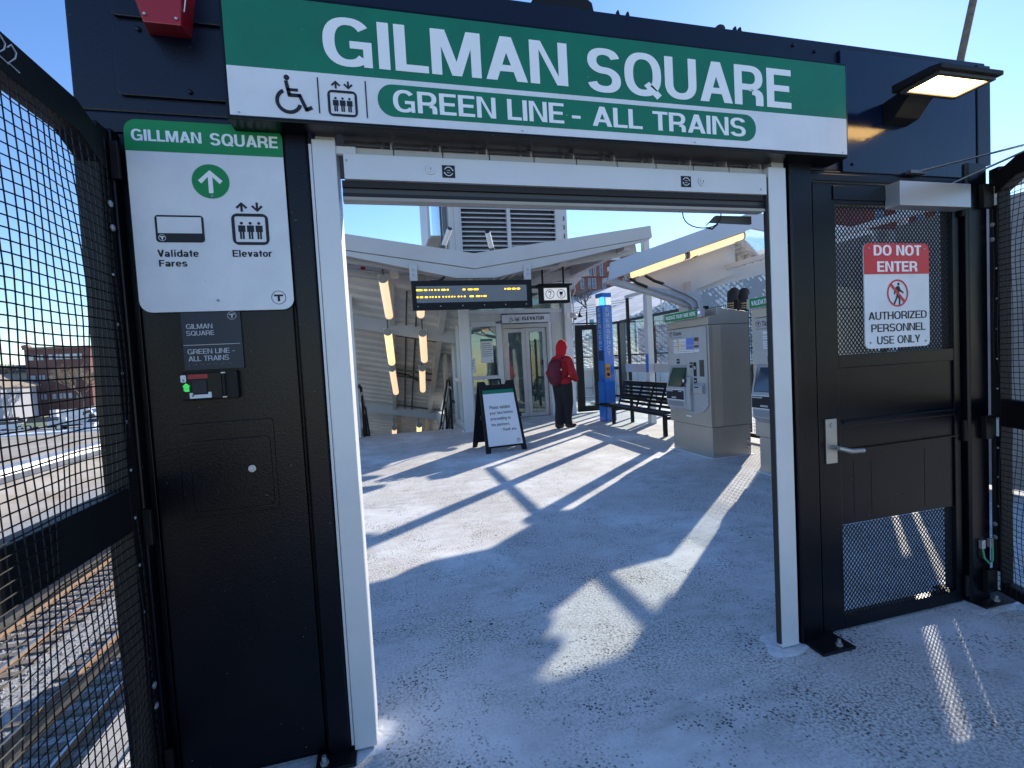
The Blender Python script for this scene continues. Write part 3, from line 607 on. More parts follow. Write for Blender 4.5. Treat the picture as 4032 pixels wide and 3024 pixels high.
p = MB(); p.tube([(2.052, 1.882, .925), (2.052, 1.845, .925)], .0105, 12); p.tube([(2.052, 1.845, .925), (2.075, 1.836, .918), (2.11, 1.833, .907), (2.185, 1.833, .904)], [.0105, .0115, .0125, .012], 12); p.build('lever', STEEL, hp, smooth=True)
p = MB(); p.box((2.418, 1.815, 2.06), (2.878, 1.889, 2.175)); p.build('door_closer', mat('closer_silver', (.42, .44, .47), .3, .55), S7, bevel=.003)
p = MB(); p.bar((2.80, 1.85, 2.185), (3.06, 1.62, 2.31), .028, .007); p.bar((3.06, 1.62, 2.318), (2.58, 1.86, 2.236), .022, .006)
p.tube([(3.06, 1.62, 2.30), (3.06, 1.62, 2.332)], .016, 10); p.box((2.53, 1.845, 2.226), (2.63, 1.872, 2.242)); p.build('closer_arm', mat('closer_arm_metal', (.13, .14, .16), .35, .7), S7, bevel=.0015)
for z in (2.09, .93, .10):
    p = MB(); p.tube([(2.915, 1.878, z-.055), (2.915, 1.878, z+.055)], .012, 10); p.build('hinge', BLACKM, S7, smooth=True)

# ---- do not enter sign
S8 = thing('do_not_enter_sign', 'red and white DO NOT ENTER sign bolted to the door mesh', 'sign', (2.44, 1.88, 1.64))
p = MB(); p.rrect(2.233, 2.641, 1.385, 1.888, .028, 1.8505, 1.8555, 6); p.build('sign_plate', WHITE, S8)
Y = 1.850
pts = [(2.641, 1.7405), (2.641, 1.860)]+[(2.613+.028*math.cos(R(a)), 1.86+.028*math.sin(R(a))) for a in range(10, 91, 16)]+[(2.261+.028*math.cos(R(a)), 1.86+.028*math.sin(R(a))) for a in range(90, 181, 15)]+[(2.233, 1.7405)]
p = MB(); p.prism(pts, Y-.0008, Y); p.build('red_band', RED, S8)
text('DO NOT', 2.292, 2.590, 1.829, 1.8795, Y-.001, LET, S8, bold=.022); text('ENTER', 2.312, 2.563, 1.752, 1.8015, Y-.001, LET, S8, bold=.022)
cx, cz, r = 2.4365, 1.6485, .066
def wpoly(mbd, pts, y): mbd.prism([(cx+u*r, cz+v*r) for u, v in pts], y-.0008, y)
p = MB(); p.disc(cx+.10*r, cz+.66*r, .11*r, Y-.0008, Y, 14)
wpoly(p, [(-.18, .42), (.02, .53), (.17, .50), (.30, .25), (.58, .06), (.55, -.04), (.22, .12), (.10, -.02), (.14, -.18), (-.10, -.18), (-.06, .2), (-.20, .12), (-.26, -.10), (-.36, -.10), (-.30, .25)], Y)
wpoly(p, [(-.10, -.18), (.05, -.18), (-.05, -.42), (-.30, -.86), (-.42, -.80), (-.22, -.45)], Y-.0001); wpoly(p, [(-.02, -.18), (.14, -.18), (.24, -.45), (.24, -.88), (.11, -.88), (.11, -.45)], Y-.0002)
wm = p.build('walking_figure', INK, S8)
p = MB(); p.ring(cx, cz, r*.88, r, Y-.0018, Y-.0009, 48)
p.prism([(cx-.70*r, cz+.56*r), (cx-.56*r, cz+.70*r), (cx+.70*r, cz-.56*r), (cx+.56*r, cz-.70*r)], Y-.0021, Y-.0012); p.build('prohibition_ring', RED, S8)
text('AUTHORIZED', 2.2535, 2.622, 1.5225, 1.561, Y, INK, S8, bold=.006); text('PERSONNEL', 2.269, 2.612, 1.4635, 1.502, Y, INK, S8, bold=.006); text('USE ONLY', 2.303, 2.577, 1.404, 1.443, Y, INK, S8, bold=.006)
for x, z in ((2.262, 1.863), (2.612, 1.861), (2.262, 1.414), (2.612, 1.410)): p = MB(); p.sphere((x, Y-.001, z), .005, 8); p.build('bolt', BOLT, S8, smooth=True)

# ---- mesh gate leaves
def leaf(name, label, hx, hy, ang, width, ztop, group, z0=.07, railz=(.945, 1.085), mirror=1):
    """leaf hinged at (hx,hy), running away at ang degrees (0 = toward -Y)"""
    t = thing(name, label, 'gate', (hx, hy, 0), ang, group)
    W = width; s = -1
    def P(v, w_, z): return (w_, s*v, z)           # local: v along the leaf (toward -Y), w_ across
    p = MB(); p.box((-.028, 0, z0), (.028, -.06, ztop-.02)); p.build('hinge_stile', BLACKM, t, bevel=.004, local=True)
    p = MB(); p.box((-.028, -W+.06, z0), (.028, -W, ztop)); p.build('end_stile', BLACKM, t, bevel=.004, local=True)
    p = MB(); p.box((-.028, -.061, z0), (.028, -W+.061, z0+.055)); p.build('bottom_rail', BLACKM, t, bevel=.004, local=True)
    p = MB(); p.box((-.028, -.061, railz[0]), (.028, -W+.061, railz[1])); p.build('middle_rail', BLACKM, t, bevel=.004, local=True)
    p = MB()
    pts = [(-.02, ztop-.06), (-.16, ztop-.01), (-W+.06, ztop+.0), (-W+.06, ztop-.09), (-.16, ztop-.10), (-.03, ztop-.16)]
    p.prism(pts, -.032, .032, 'x'); p.build('top_rail', BLACKM, t, bevel=.004, local=True)
    # woven wire panel, slightly bellied
    q = MB(); c = .0285; nv = int((W-.06)/c); nz = int((ztop-z0-.1)/c); wx = -.030*mirror
    rnd = random.Random(3)
    def bulge(v, z): return wx-mirror*(.012*math.sin(v*7)*math.sin((z-z0)*5)+.004*math.sin(v*23+z*9))
    for i in range(nv+1):
        v = .03+i*c; j = rnd.uniform(-.002, .002)
        q.tube([(bulge(v, z0+.02+k*.1), -v+j*math.sin(k*1.3)-.003*math.sin(k*.9+i*.2), z0+.02+k*.1) for k in range(int((ztop-z0-.05)/.1)+1)], .0019, 4, cap=False)
    for i in range(nz+1):
        z = z0+.03+i*c
        q.tube([(bulge(.02+k*.08, z)+.003, -(.02+k*.08), z+.003*math.sin(k*1.1+i*.25)) for k in range(int((W-.04)/.08)+2)], .0019, 4, cap=False)
    q.build('wire_mesh', BLACKM, t, local=True, kind='stuff')
    for z in (1.985, 1.91, .42, .35):
        b_ = MB(); b_.sphere((0, 0, 0), .013, 10, .9); b_.v = [Vector((v.x*.8+.020*0, v.y-.03, v.z)) for v in b_.v]; b_.v = [Vector((v.x*.6-.034*mirror, v.y, v.z+z)) for v in b_.v]; b_.build('hinge_bolt', BOLT, t, local=True, smooth=True)
    for k in range(9):
        z = 1.76-k*.155
        if abs(z-.42) < .06 or z < .2: continue
        b_ = MB(); b_.sphere((0, 0, 0), .006, 8); b_.v = [Vector((v.x*.6-.030*mirror, v.y-.045, v.z+z)) for v in b_.v]; b_.build('rivet', BOLT, t, local=True, smooth=True)
    return t
LL = leaf('mesh_gate', 'black wire mesh gate leaf folded back at the left edge of the picture', -.835, 1.86, 0, 1.15, 2.25, 'mesh gate leaves of the entrance', mirror=-1)
LR = leaf('mesh_gate', 'black wire mesh gate leaf folded back at the right edge of the picture', 3.115, 1.86, -22, 1.0, 2.29, 'mesh gate leaves of the entrance', mirror=1, z0=.06)
for z in (2.13, .94, .12):
    p = MB(); p.box((3.0, 1.835, z-.06), (3.085, 1.861, z+.06)); hb = p.build('hinge_block', BLACKM, gp, bevel=.003)
    p = MB(); p.box((3.07, 1.822, z-.05), (3.092, 1.846, z+.05)); p.build('hinge_barrel', ALUW, hb, bevel=.003)
    p = MB(); p.box((-.80, 1.845, z-.06), (-.775, 1.862, z+.06)); p.build('hinge_block', BLACKM, gp, bevel=.003)
# earth bond cable
p = MB(); p.tube([(2.985, 1.850, .305), (2.99, 1.845, .25), (3.02, 1.842, .218), (3.045, 1.842, .23), (3.05, 1.845, .31)], .0055, 8); gw = p.build('bond_wire', mat('green_wire', (.05, .28, .14), .5), gp, smooth=True)
for x in (2.985, 3.045): p = MB(); p.box((x-.014, 1.842, .30), (x+.012, 1.860, .345)); p.build('wire_clamp', STEELG, gp, bevel=.002)
# overhead pole at the top right
p = MB(); p.tube([(5.3, 3.4, 3.2), (5.43, 3.5, 4.02), (5.61, 3.5, 4.6), (5.8, 3.5, 5.3)], .03, 8)
tag(p.build('light_pole', mat('weathered_pole', (.16, .13, .10), .8, col2=(.10, .08, .06), scale=20), smooth=True), 'slanting weathered pole against the sky behind the header at top right', 'pole')

# chalk scrawl on the left leaf's top rail
SCR = MATS['plaque_lettering']
q = MB()
for oy in (0, .035): q.tube([(-.026, -.50-oy, 2.20), (-.026, -.485-oy, 2.215), (-.026, -.47-oy, 2.205), (-.026, -.475-oy, 2.19), (-.026, -.50-oy, 2.165), (-.026, -.465-oy, 2.162)], .0018, 5)
for v in q.v: v.x += .062; v.y = v.y+.06; v.z += .012
q.build('scrawl', SCR, LL, local=True)
# ================================================================== CANOPY A (butterfly roof over the head of the stairs)
CA = thing('butterfly_canopy', 'wide grey V shaped canopy over the stairs and elevator', 'canopy', (1.6, 8.3, 0))
top = [(-1.35, 3.727), (1.60, 3.291), (4.975, 3.81)]; seam = [(-1.35, 3.47), (1.60, 3.035), (5.0, 3.59)]; bot = [(-1.35, 3.44), (1.28, 2.878), (1.95, 2.878), (4.90, 3.53)]
p = MB(); p.prism(top+list(reversed(seam)), 8.30, 8.37); p.build('fascia_board', CANO, CA, bevel=.004)
p = MB(); p.prism([(-1.35, 3.463), (1.60, 3.028), (4.99, 3.583)]+list(reversed(bot)), 8.325, 8.40); p.build('fascia_board', CANO, CA, bevel=.004)
p = MB(); p.prism([(-1.35, 3.70), (1.6, 3.27), (1.6, 3.20), (-1.35, 3.63)], 8.371, 10.2); p.prism([(1.601, 3.27), (4.95, 3.785), (4.95, 3.715), (1.601, 3.20)], 8.371, 12.4); p.build('roof_deck', CANOD, CA)
p = MB()
for k in range(15):
    x = 1.8+k*.22; z = 3.20+.154*(x-1.6)
    p.add([(x, 8.41, z-.001), (x+.11, 8.41, z+.016), (x+.11, 12.39, z+.016), (x, 12.39, z-.001), (x+.02, 8.41, z-.05), (x+.09, 8.41, z-.04), (x+.09, 12.39, z-.04), (x+.02, 12.39, z-.05)],
          [(0,1,5,4),(2,3,7,6),(4,5,6,7),(0,4,7,3),(1,2,6,5)])
p.build('deck_rib', CANOD, CA)
for (a, b) in (((-1.2, 8.7, 3.43), (1.55, 8.7, 3.02)), ((1.7, 8.8, 3.03), (4.9, 8.8, 3.5)), ((-1.2, 9.8, 3.42), (1.55, 9.8, 3.01)), ((1.7, 11.2, 3.03), (4.95, 11.2, 3.52))):
    p = MB(); p.bar(a, b, .13, .22); p.build('roof_beam', CANO, CA, bevel=.004)
p = MB(); p.bar((4.55, 8.45, 3.50), (4.55, 12.3, 3.50), .12, .22); p.bar((3.3, 8.45, 3.26), (3.3, 12.3, 3.26), .10, .18); p.build('roof_purlin', CANO, CA)
p = MB(); p.prism([(4.55, 3.02), (4.55, 3.62), (4.95, 3.68), (4.95, 3.42)], 11.6, 11.66); p.build('gusset_plate', CANO, CA)
# columns
p = MB(); p.box((-.76, 10.62, 0), (-.56, 10.82, 3.05)); p.build('column', ALUW, CA, bevel=.006)
p = MB(); p.prism([(-.80, 3.05), (-.50, 3.05), (-.42, 3.36), (-.86, 3.43)], 10.66, 10.78); ck = p.build('column_head', CANO, CA)
p = MB(); p.disc(-.62, 3.16, .035, 10.63, 10.66, 16); p.build('pin_bolt', CANO, ck)
p = MB(); p.box((1.555, 10.12, 0), (1.755, 10.28, 3.12)); p.build('column', ALUW, CA, bevel=.006)
p = MB(); p.box((4.45, 11.62, 0), (4.65, 11.76, 3.45)); p.build('column', ALUW, CA, bevel=.006)
p = MB(); p.box((1.50, 10.06, .001), (1.81, 10.34, .012)); fp = p.build('foot_plate', SNOW, CA)
for x in (1.53, 1.78): q = MB(); q.tube([(x, 10.09, .012), (x, 10.09, .05)], .012, 8); q.build('anchor_bolt', BOLT, fp)
# conduits under the left wing
for i, (z, y) in enumerate(((3.30, 9.3), (3.26, 9.34), (3.20, 9.38))):
    p = MB(); p.tube([(-1.0, y, z+.10), (-.75, y, z+.10), (-.62, y, z+.07), (1.35, y, z-.205)], .017, 8); p.build('conduit', STEELG, CA, smooth=True)
p = MB(); p.box((-.30, 9.30, 3.22), (-.22, 9.36, 3.27)); p.build('red_tag', REDD, CA)
p = MB(); p.box((.20, 9.22, 3.05), (.36, 9.29, 3.26)); p.build('junction_box', CANOD, CA, bevel=.005)
p = MB(); p.tube([(4.72, 11.5, 3.1), (4.66, 11.55, 2.95), (4.68, 11.58, 2.6), (4.66, 11.58, 1.9)], .018, 8); p.tube([(4.72, 11.5, 3.1), (4.6, 11.3, 3.28), (4.0, 11.2, 3.25)], .018, 8); p.build('conduit', STEELG, CA, smooth=True)
p = MB(); p.tube([(1.02, 8.45, 3.04), (1.08, 8.42, 2.98), (1.07, 8.4, 2.9), (.98, 8.38, 2.84), (.84, 8.36, 2.83)], .022, 8); p.build('cable_whip', RUB, CA, smooth=True)

# ================================================================== STAIR ROOF (descending)
ST = thing('stair_canopy', 'ribbed grey ceiling and beams descending over the stairs', 'canopy', (.5, 10.9, 0))
SL, TX = .5, .2
def zr(x, y, off=0.): return 3.30-SL*(y-10)-TX*(x+.6)+off
prof = []; y = 9.95
while y < 20.5:
    prof += [(y, 0), (y+.11, 0), (y+.14, -.045), (y+.24, -.045)]; y += .27
p = MB(); n_ = len(prof); vs_ = []
for (x) in (-1.25, 1.75):
    vs_ += [(x, yy, zr(x, yy)+dz) for yy, dz in prof]+[(x, yy, zr(x, yy)+.10) for yy, dz in prof]
fs_ = []
for i in range(n_-1): fs_ += [(i, i+1, 2*n_+i+1, 2*n_+i), (n_+i, 3*n_+i, 3*n_+i+1, n_+i+1)]
p.add(vs_, fs_); p.build('roof_deck', CANOD, ST)
for yb in (11.25, 15.7, 18.9):
    p = MB(); p.prism([(-1.2, zr(-1.2, yb)-.05), (1.75, zr(1.75, yb)-.05), (1.75, zr(1.75, yb)-.34), (-1.2, zr(-1.2, yb)-.34)], yb, yb+.2); p.build('cross_beam', CANO, ST, bevel=.004)
for (x, w_) in ((.22, .11), (1.28, .12)):
    for (ya, yb) in ((10.0, 11.24), (11.46, 15.69), (15.91, 18.88)):
        p = MB(); p.bar((x, ya, zr(x, ya)-.11), (x, yb, zr(x, yb)-.11), w_, .13); p.build('purlin', CANOD, ST)
for x in (.53, .74):
    p = MB(); p.tube([(x, 11.5, zr(x, 11.5)-.09), (x, 15.68, zr(x, 15.68)-.09)], .022, 8); p.tube([(x, 10.1, zr(x, 10.1)-.09), (x, 11.24, zr(x, 11.24)-.09)], .018, 8); p.build('conduit', DARKG, ST)
for yb in (11.62, 13.2, 13.55, 15.4):
    p = MB(); p.bar((.3, yb, zr(.3, yb)-.14), (1.25, yb, zr(1.25, yb)-.14), .05, .05); p.build('cross_rail', DARKG, ST)
p = MB(); p.tube([(.14, 13.3, zr(.14, 13.3)-.2), (.3, 13.2, zr(.3, 13.2)-.24), (.6, 13.3, zr(.6, 13.3)-.2), (1.0, 13.5, zr(1, 13.5)-.3), (1.04, 13.9, 1.3)], .02, 8); p.build('cable', RUB, ST, smooth=True)
# side frames
p = MB(); p.box((-.82, 11.5, -5), (-.70, 11.62, 2.3)); p.build('side_post', ALUW, ST, bevel=.004)
for yb in (13.4, 15.6, 18.0):
    for x in (-.78, 1.62): p = MB(); p.box((x-.06, yb, -6), (x+.06, yb+.12, zr(x, yb)-.1)); p.build('side_post', ALUW, ST)
p = MB(); p.box((1.42, 12.1, -2.0), (1.50, 12.4, zr(1.45, 12.2)-.1)); p.build('side_post', TAN, ST)
for yb, zb in ((13.4, 1.0), (15.6, -.2)):
    p = MB(); p.bar((-.78, yb, zb), (-.78, yb+2.2, zb-1.1), .06, .1); p.bar((1.62, yb, zb), (1.62, yb+2.2, zb-1.1), .06, .1); p.build('side_rail', ALUW, ST)
# far lobby at the foot of the stairs
p = MB(); p.box((-2.0, 20.6, -6.3), (3.0, 20.8, -.9)); p.build('end_wall', mat('pale_wall_panel', (.50, .50, .49), .6), ST)
p = MB()
for k in range(8): p.box((-1.6+k*.55, 20.55, -6), (-1.56+k*.55, 20.6, -1.2))
p.build('wall_batten', CANOD, ST)
# the stairs themselves
stz = MB()
for k in range(33):
    stz.box((-.60, 10.88+k*.30, -.18*(k+1)-.25), (1.48, 10.88+(k+1)*.30, -.18*(k+1)))
structure(stz.build('stair_flight', CONC))
# handrails both sides
for x, lab in ((-.50, 'black and steel stair handrail along the left side of the stairs'), (1.36, 'black and steel stair handrail beside the elevator glass')):
    hr = thing('stair_handrail', lab, 'handrail', (x, 10.9, 0))
    for (o, z0, mt, r) in ((0, .92, STEEL, .021), (.05, .62, BLACKM, .019), (-.03, 1.08, BLACKM, .022)):
        p = MB(); p.tube([(x+o, 10.55, z0-.02), (x+o, 10.66, z0+.02), (x+o, 10.9, z0), (x+o, 17.5, z0-3.96)], r, 8); p.build('rail', mt, hr, smooth=True)
    for k in range(7):
        y = 10.75+k*1.0; zb = 0 if k == 0 else -.6*(y-10.9)
        p = MB(); p.box((x-.022, y, zb-.18 if k else .002), (x+.022, y+.05, zb+1.06)); p.build('rail_post', BLACKM, hr)
    for k in range(4):
        z = .2+k*.12
        p = MB(); p.tube([(x, 10.9, z), (x, 17.5, z-3.96)], .009, 6); p.build('infill_rod', BLACKM, hr)

# tube lamps under the stair roof
LWARM = emis('warm_tube_diffuser', (1, .66, .40), .62, (.6, .5, .42)); LWARM2 = emis('bright_tube_diffuser', (1, .72, .30), .95, (.65, .55, .35)); CAPM = mat('lamp_end_cap', (.33, .33, .33), .5)
def tube_lamp(label, a, b, mt, r=.072, grp='tube lamps over the stairs'):
    a, b = Vector(a), Vector(b); a = Vector((a.x*.93, a.y*.93, 1.42+(a.z-1.42)*.93)); b = Vector((b.x*.93, b.y*.93, 1.42+(b.z-1.42)*.93)); t = (b-a).normalized(); r *= 1.06
    o = thing('tube_lamp', label, 'lamp', tuple(a), 0, grp)
    p = MB(); p.tube([a+t*.03, b-t*.03], r, 16); p.build('diffuser', mt, o, smooth=True)
    p = MB(); up = Vector((0, t.z*-1, t.y)).normalized()*r*.85; p.bar(a+up, b+up, r*2.3, r*.8); p.build('housing', CANOD, o, bevel=.008)
    for q_ in (a, b): p = MB(); p.tube([q_-t*.012, q_+t*.012 if q_ is a else q_+t*.012], r*1.12, 16); p.build('end_cap', CAPM, o)
    for q_ in (a+t*.12, b-t*.12): p = MB(); p.tube([q_+Vector((0, 0, r)), q_+Vector((0, .05, .42))], .012, 6); p.build('hanger', DARKG, o)
    return o
def sp(x, y, off=-.38): return (x, y, 3.30-SL*(y-10)-.08+off+.08)
tube_lamp('warm tube lamp hanging upper left over the stairs, left of the dot display', (.08, 9.75, 3.13), (.17, 10.95, 2.53), LWARM)
tube_lamp('warm tube lamp half hidden behind the dot display', (.80, 9.75, 3.13), (.84, 10.95, 2.53), LWARM)
tube_lamp('brightest yellow tube lamp in the left row over the stairs', (.125, 11.65, 2.25), (.19, 13.05, 1.55), LWARM2, .075)
tube_lamp('upper tube lamp of the right row over the stairs', (.92, 11.75, 2.20), (1.02, 13.0, 1.57), LWARM, .075)
tube_lamp('lowest whole tube lamp of the left row over the stairs', (.19, 13.45, 1.40), (.28, 14.9, .68), LWARM, .07)
tube_lamp('lowest whole tube lamp of the right row over the stairs', (.99, 13.55, 1.36), (1.06, 14.8, .70), LWARM, .07)
tube_lamp('tube lamp cut off by the floor edge in the left row', (.19, 17.4, -.66), (.19, 18.7, -1.35), LWARM, .07)
tube_lamp('tube lamp cut off by the floor edge in the right row', (1.04, 17.3, -.62), (1.08, 18.6, -1.3), LWARM2, .075)

# ================================================================== DOT DISPLAY
D1 = thing('departure_display', 'black hanging LED display with two rows of amber dots under the canopy', 'display', (1.55, 8.3, 2.6))
p = MB(); p.box((.515, 8.245, 2.352), (2.575, 8.40, 2.828)); p.build('display_case', BLACKM, D1, bevel=.006)
p = MB(); p.box((.585, 8.240, 2.463), (2.477, 8.2455, 2.738)); p.build('display_window', mat('smoked_window', (.14, .145, .16), .25, spec=.6), D1)
AMB = emis('amber_led', (1, .50, .02), 1.6, (.5, .3, .02))
p = MB()
rows = [(2.672, [(932,1003),(1012,1052),(1065,1082),(1090,1110),(1122,1147),(1157,1182),(1195,1247),(1253,1280),(1422,1460),(1480,1537),(1543,1603),(1887,1912),(1918,1965),(1972,2020),(2026,2070)]),
        (2.556, [(932,958),(966,1005),(1018,1055),(1068,1087),(1092,1113),(1125,1148),(1160,1182),(1203,1224),(1236,1257),(1266,1289),(1299,1322),(1328,1346),(1366,1390),(1400,1420),(1433,1457),(1495,1546),(1565,1617),(1622,1640),(1646,1688)])]
for z, segs in rows:
    for a, b in segs:
        xa, xb = .58+(a-932)*.001567, .58+(b-932)*.001567; h_ = .0135; c_ = min(.012, (xb-xa)*.45)
        p.prism([(xa+c_, z-h_), (xb-c_, z-h_), (xb, z), (xb-c_, z+h_), (xa+c_, z+h_), (xa, z)], 8.2365, 8.2398)
p.build('led_rows', AMB, D1)
for k in range(6): p = MB(); p.sphere((.60+k*.372, 8.243, 2.405), .012, 8); p.build('case_screw', STEELG, D1, smooth=True)
for x in (.56, 2.52):
    p = MB(); p.box((x-.062, 8.27, 2.83), (x+.062, 8.322, 3.10 if x < 1 else 3.09)); hg = p.build('hanger_plate', CANO, D1, bevel=.003)
    for z in (2.93, 3.01): q = MB(); q.disc(x, z, .022, 8.255, 8.269, 12); q.build('bolt', BOLT, hg)
# help / camera sign
D2 = thing('help_point_sign', 'small black hanging box with white panel showing a question mark and camera symbol', 'sign', (3.43, 9.5, 2.75))
p = MB(); p.box((3.115, 9.42, 2.555), (3.745, 9.56, 2.905)); p.box((3.08, 9.38, 2.906), (3.79, 9.58, 2.935)); p.build('sign_case', BLACKM, D2, bevel=.005)
p = MB(); p.box((3.19, 9.415, 2.61), (3.68, 9.4205, 2.85)); p.build('sign_face', emis('lit_sign_face', (.95, .95, 1), .25, (.6, .62, .64)), D2)
p = MB(); p.ring(3.315, 2.73, .082, .092, 9.412, 9.4145, 32); p.ring(3.555, 2.73, .082, .092, 9.412, 9.4145, 32); p.build('symbol_ring', INK, D2)
text('?', 3.285, 3.345, 2.672, 2.79, 9.414, INK, D2, bold=.01)
p = MB(); p.prism([(3.515, 2.775), (3.595, 2.775), (3.585, 2.72), (3.575, 2.70), (3.575, 2.675), (3.535, 2.675), (3.535, 2.70), (3.525, 2.72)], 9.412, 9.4145); p.build('camera_symbol', INK, D2)
p = MB(); p.disc(3.555, 2.70, .022, 9.409, 9.4115, 20); p.build('camera_symbol', LET, D2)
for x in (3.2, 3.65): p = MB(); p.tube([(x, 9.5, 2.93), (x, 9.5, 3.3)], .02, 8); p.build('hanger', BLACKM, D2)
# bullet cameras on the fascia
for (x, lab, lean) in ((1.09, 'white security camera on the canopy edge, left of the louvres', .10), (1.93, 'white security camera on the canopy edge in front of the louvres', -.10)):
    c_ = thing('security_camera', lab, 'camera', (x, 8.36, 3.40), 0, 'security cameras on the canopy edge')
    z0 = 3.40 if x < 1.5 else 3.36
    p = MB(); p.tube([(x, 8.36, z0-.02), (x, 8.36, z0+.03)], .05, 12); p.build('camera_base', DARKG, c_)
    p = MB(); p.tube([(x, 8.36, z0+.02), (x+lean*.2, 8.34, z0+.06), (x+lean, 8.20, z0+.26)], [.035, .045, .045], 12); p.build('camera_body', mat('white_plastic', (.7, .7, .7), .4), c_, smooth=True)
    p = MB(); p.tube([(x+lean, 8.20, z0+.26), (x+lean*1.05, 8.185, z0+.275)], .04, 12); p.build('camera_lens', INK, c_)
for (x, y, z, lab) in ((4.58, 11.45, 2.45, 'white dome camera on the column right of the elevator'),):
    c_ = thing('dome_camera', lab, 'camera', (x, y, z))
    p = MB(); p.box((x-.02, y, z-.02), (x+.16, y+.10, z+.10)); p.tube([(x+.04, y-.08, z+.06), (x+.04, y+.02, z+.06)], .03, 8); p.build('camera_bracket', MATS['white_plastic'], c_)
    p = MB(); p.sphere((x+.04, y-.10, z-.01), .065, 14); p.build('camera_dome', MATS['white_plastic'], c_, smooth=True)
    p = MB(); p.sphere((x+.04, y-.10, z-.055), .045, 12); p.build('camera_lens', INK, c_, smooth=True)

# ================================================================== ELEVATOR
EV = thing('elevator_enclosure', 'glass and aluminium elevator enclosure behind the sandwich board', 'elevator', (3.2, 11.8, 0))
Yf = 11.75
def mull(x0, x1, z0, z1, y0=Yf, y1=Yf+.10, nm='mullion', mt=ALUW): p = MB(); p.box((x0, y0, z0), (x1, y1, z1)); return p.build(nm, mt, EV, bevel=.003)
mull(1.95, 2.07, 0, 3.25); mull(2.70, 2.84, 0, 2.36, Yf-.01); mull(4.05, 4.12, 0, 2.36, Yf-.01)
mull(2.071, 2.699, 2.30, 2.42); mull(2.071, 4.44, 2.60, 2.70); mull(2.071, 4.44, 3.10, 3.20); mull(2.071, 2.699, 1.02, 1.10); mull(2.071, 2.699, 0, .12); mull(3.02, 3.09, 2.70, 3.10)
mull(2.071, 2.84, 2.421, 2.599, Yf+.02, nm='spandrel_panel', mt=ALU)
mull(4.121, 4.46, .0, 2.33, Yf-.02, nm='steel_panel', mt=STEEL); mull(4.121, 4.46, 2.331, 2.599, Yf, nm='spandrel_panel', mt=ALU)
mull(2.845, 4.045, 2.235, 2.335, Yf-.025, nm='door_header', mt=STEEL)
mull(2.845, 2.90, 0, 2.234, Yf-.015, nm='door_jamb', mt=STEEL); mull(3.99, 4.045, 0, 2.234, Yf-.015, nm='door_jamb', mt=STEEL)
for (x0, x1) in ((2.075, 2.695),):
    for (z0, z1) in ((1.10, 2.30), (.12, 1.02)):
        p = MB(); p.box((x0, Yf+.04, z0), (x1, Yf+.052, z1)); p.build('glass_pane', GLSD, EV)
for (x0, x1) in ((2.075, 3.015), (3.095, 4.44)): p = MB(); p.box((x0, Yf+.04, 2.70), (x1, Yf+.052, 3.10)); p.build('glass_pane', GLSD, EV)
for (x0, x1) in ((2.905, 3.44), (3.445, 3.985)):
    dr = thing('x', 'x', 'x') if False else None
    p = MB(); p.frame(x0, x1, .02, 2.225, .095, Yf+.035, Yf+.075); dd = p.build('elevator_door', ALU, EV, bevel=.003)
    q = MB(); q.box((x0+.096, Yf+.05, .116), (x1-.096, Yf+.06, 2.129)); q.build('door_glass', GLSD, dd)
p = MB(); p.box((3.83, Yf-.03, 1.28), (3.86, Yf-.016, 1.42)); p.build('call_button', INK, EV)
p = MB(); p.box((4.16, Yf-.035, 1.15), (4.30, Yf-.021, 1.5)); p.build('call_button', DARKG, EV)
ES = thing('elevator_sign', 'white strip sign reading ELEVATOR above the elevator doors', 'sign', (3.47, 11.7, 2.46))
p = MB(); p.box((2.848, 11.70, 2.362), (4.10, 11.738, 2.56)); p.build('sign_plate', WHITE, ES, bevel=.003)
text('ELEVATOR', 3.36, 3.93, 2.42, 2.505, 11.6985, INK, ES, bold=.02, extrude=.002)
p = MB(); wheelchair(p, 3.03, 3.15, 2.395, 2.52, 11.698, .002); elevator_icon(p, 3.195, 3.285, 2.395, 2.49, 11.698, .002, t=.01, arrows=False); p.box((3.168, 11.696, 2.40), (3.174, 11.698, 2.52)); p.box((3.305, 11.696, 2.40), (3.311, 11.698, 2.52)); p.build('wheelchair_symbol', INK, ES)
# return wall of glass from the column back to the front
for (z0, z1, a) in ((0, .12, 0), (1.02, 1.10, 0), (2.30, 2.42, 0), (3.05, 3.15, 0)):
    p = MB(); p.box((1.62, 10.29, z0), (1.70, 11.90, z1)); p.build('mullion', ALUW, EV)
p = MB(); p.box((1.60, 11.05, 0), (1.72, 11.13, 3.05)); p.build('mullion', ALUW, EV)
for (y0, y1) in ((10.29, 11.05), (11.13, 11.9)):
    for (z0, z1) in ((.12, 1.02), (1.10, 2.30), (2.42, 3.05)): p = MB(); p.box((1.655, y0, z0), (1.667, y1, z1)); p.build('glass_pane', GLSD, EV)
p = MB(); p.box((1.60, 11.9, 0), (1.94, 12.0, 3.25)); p.build('mullion', ALUW, EV)
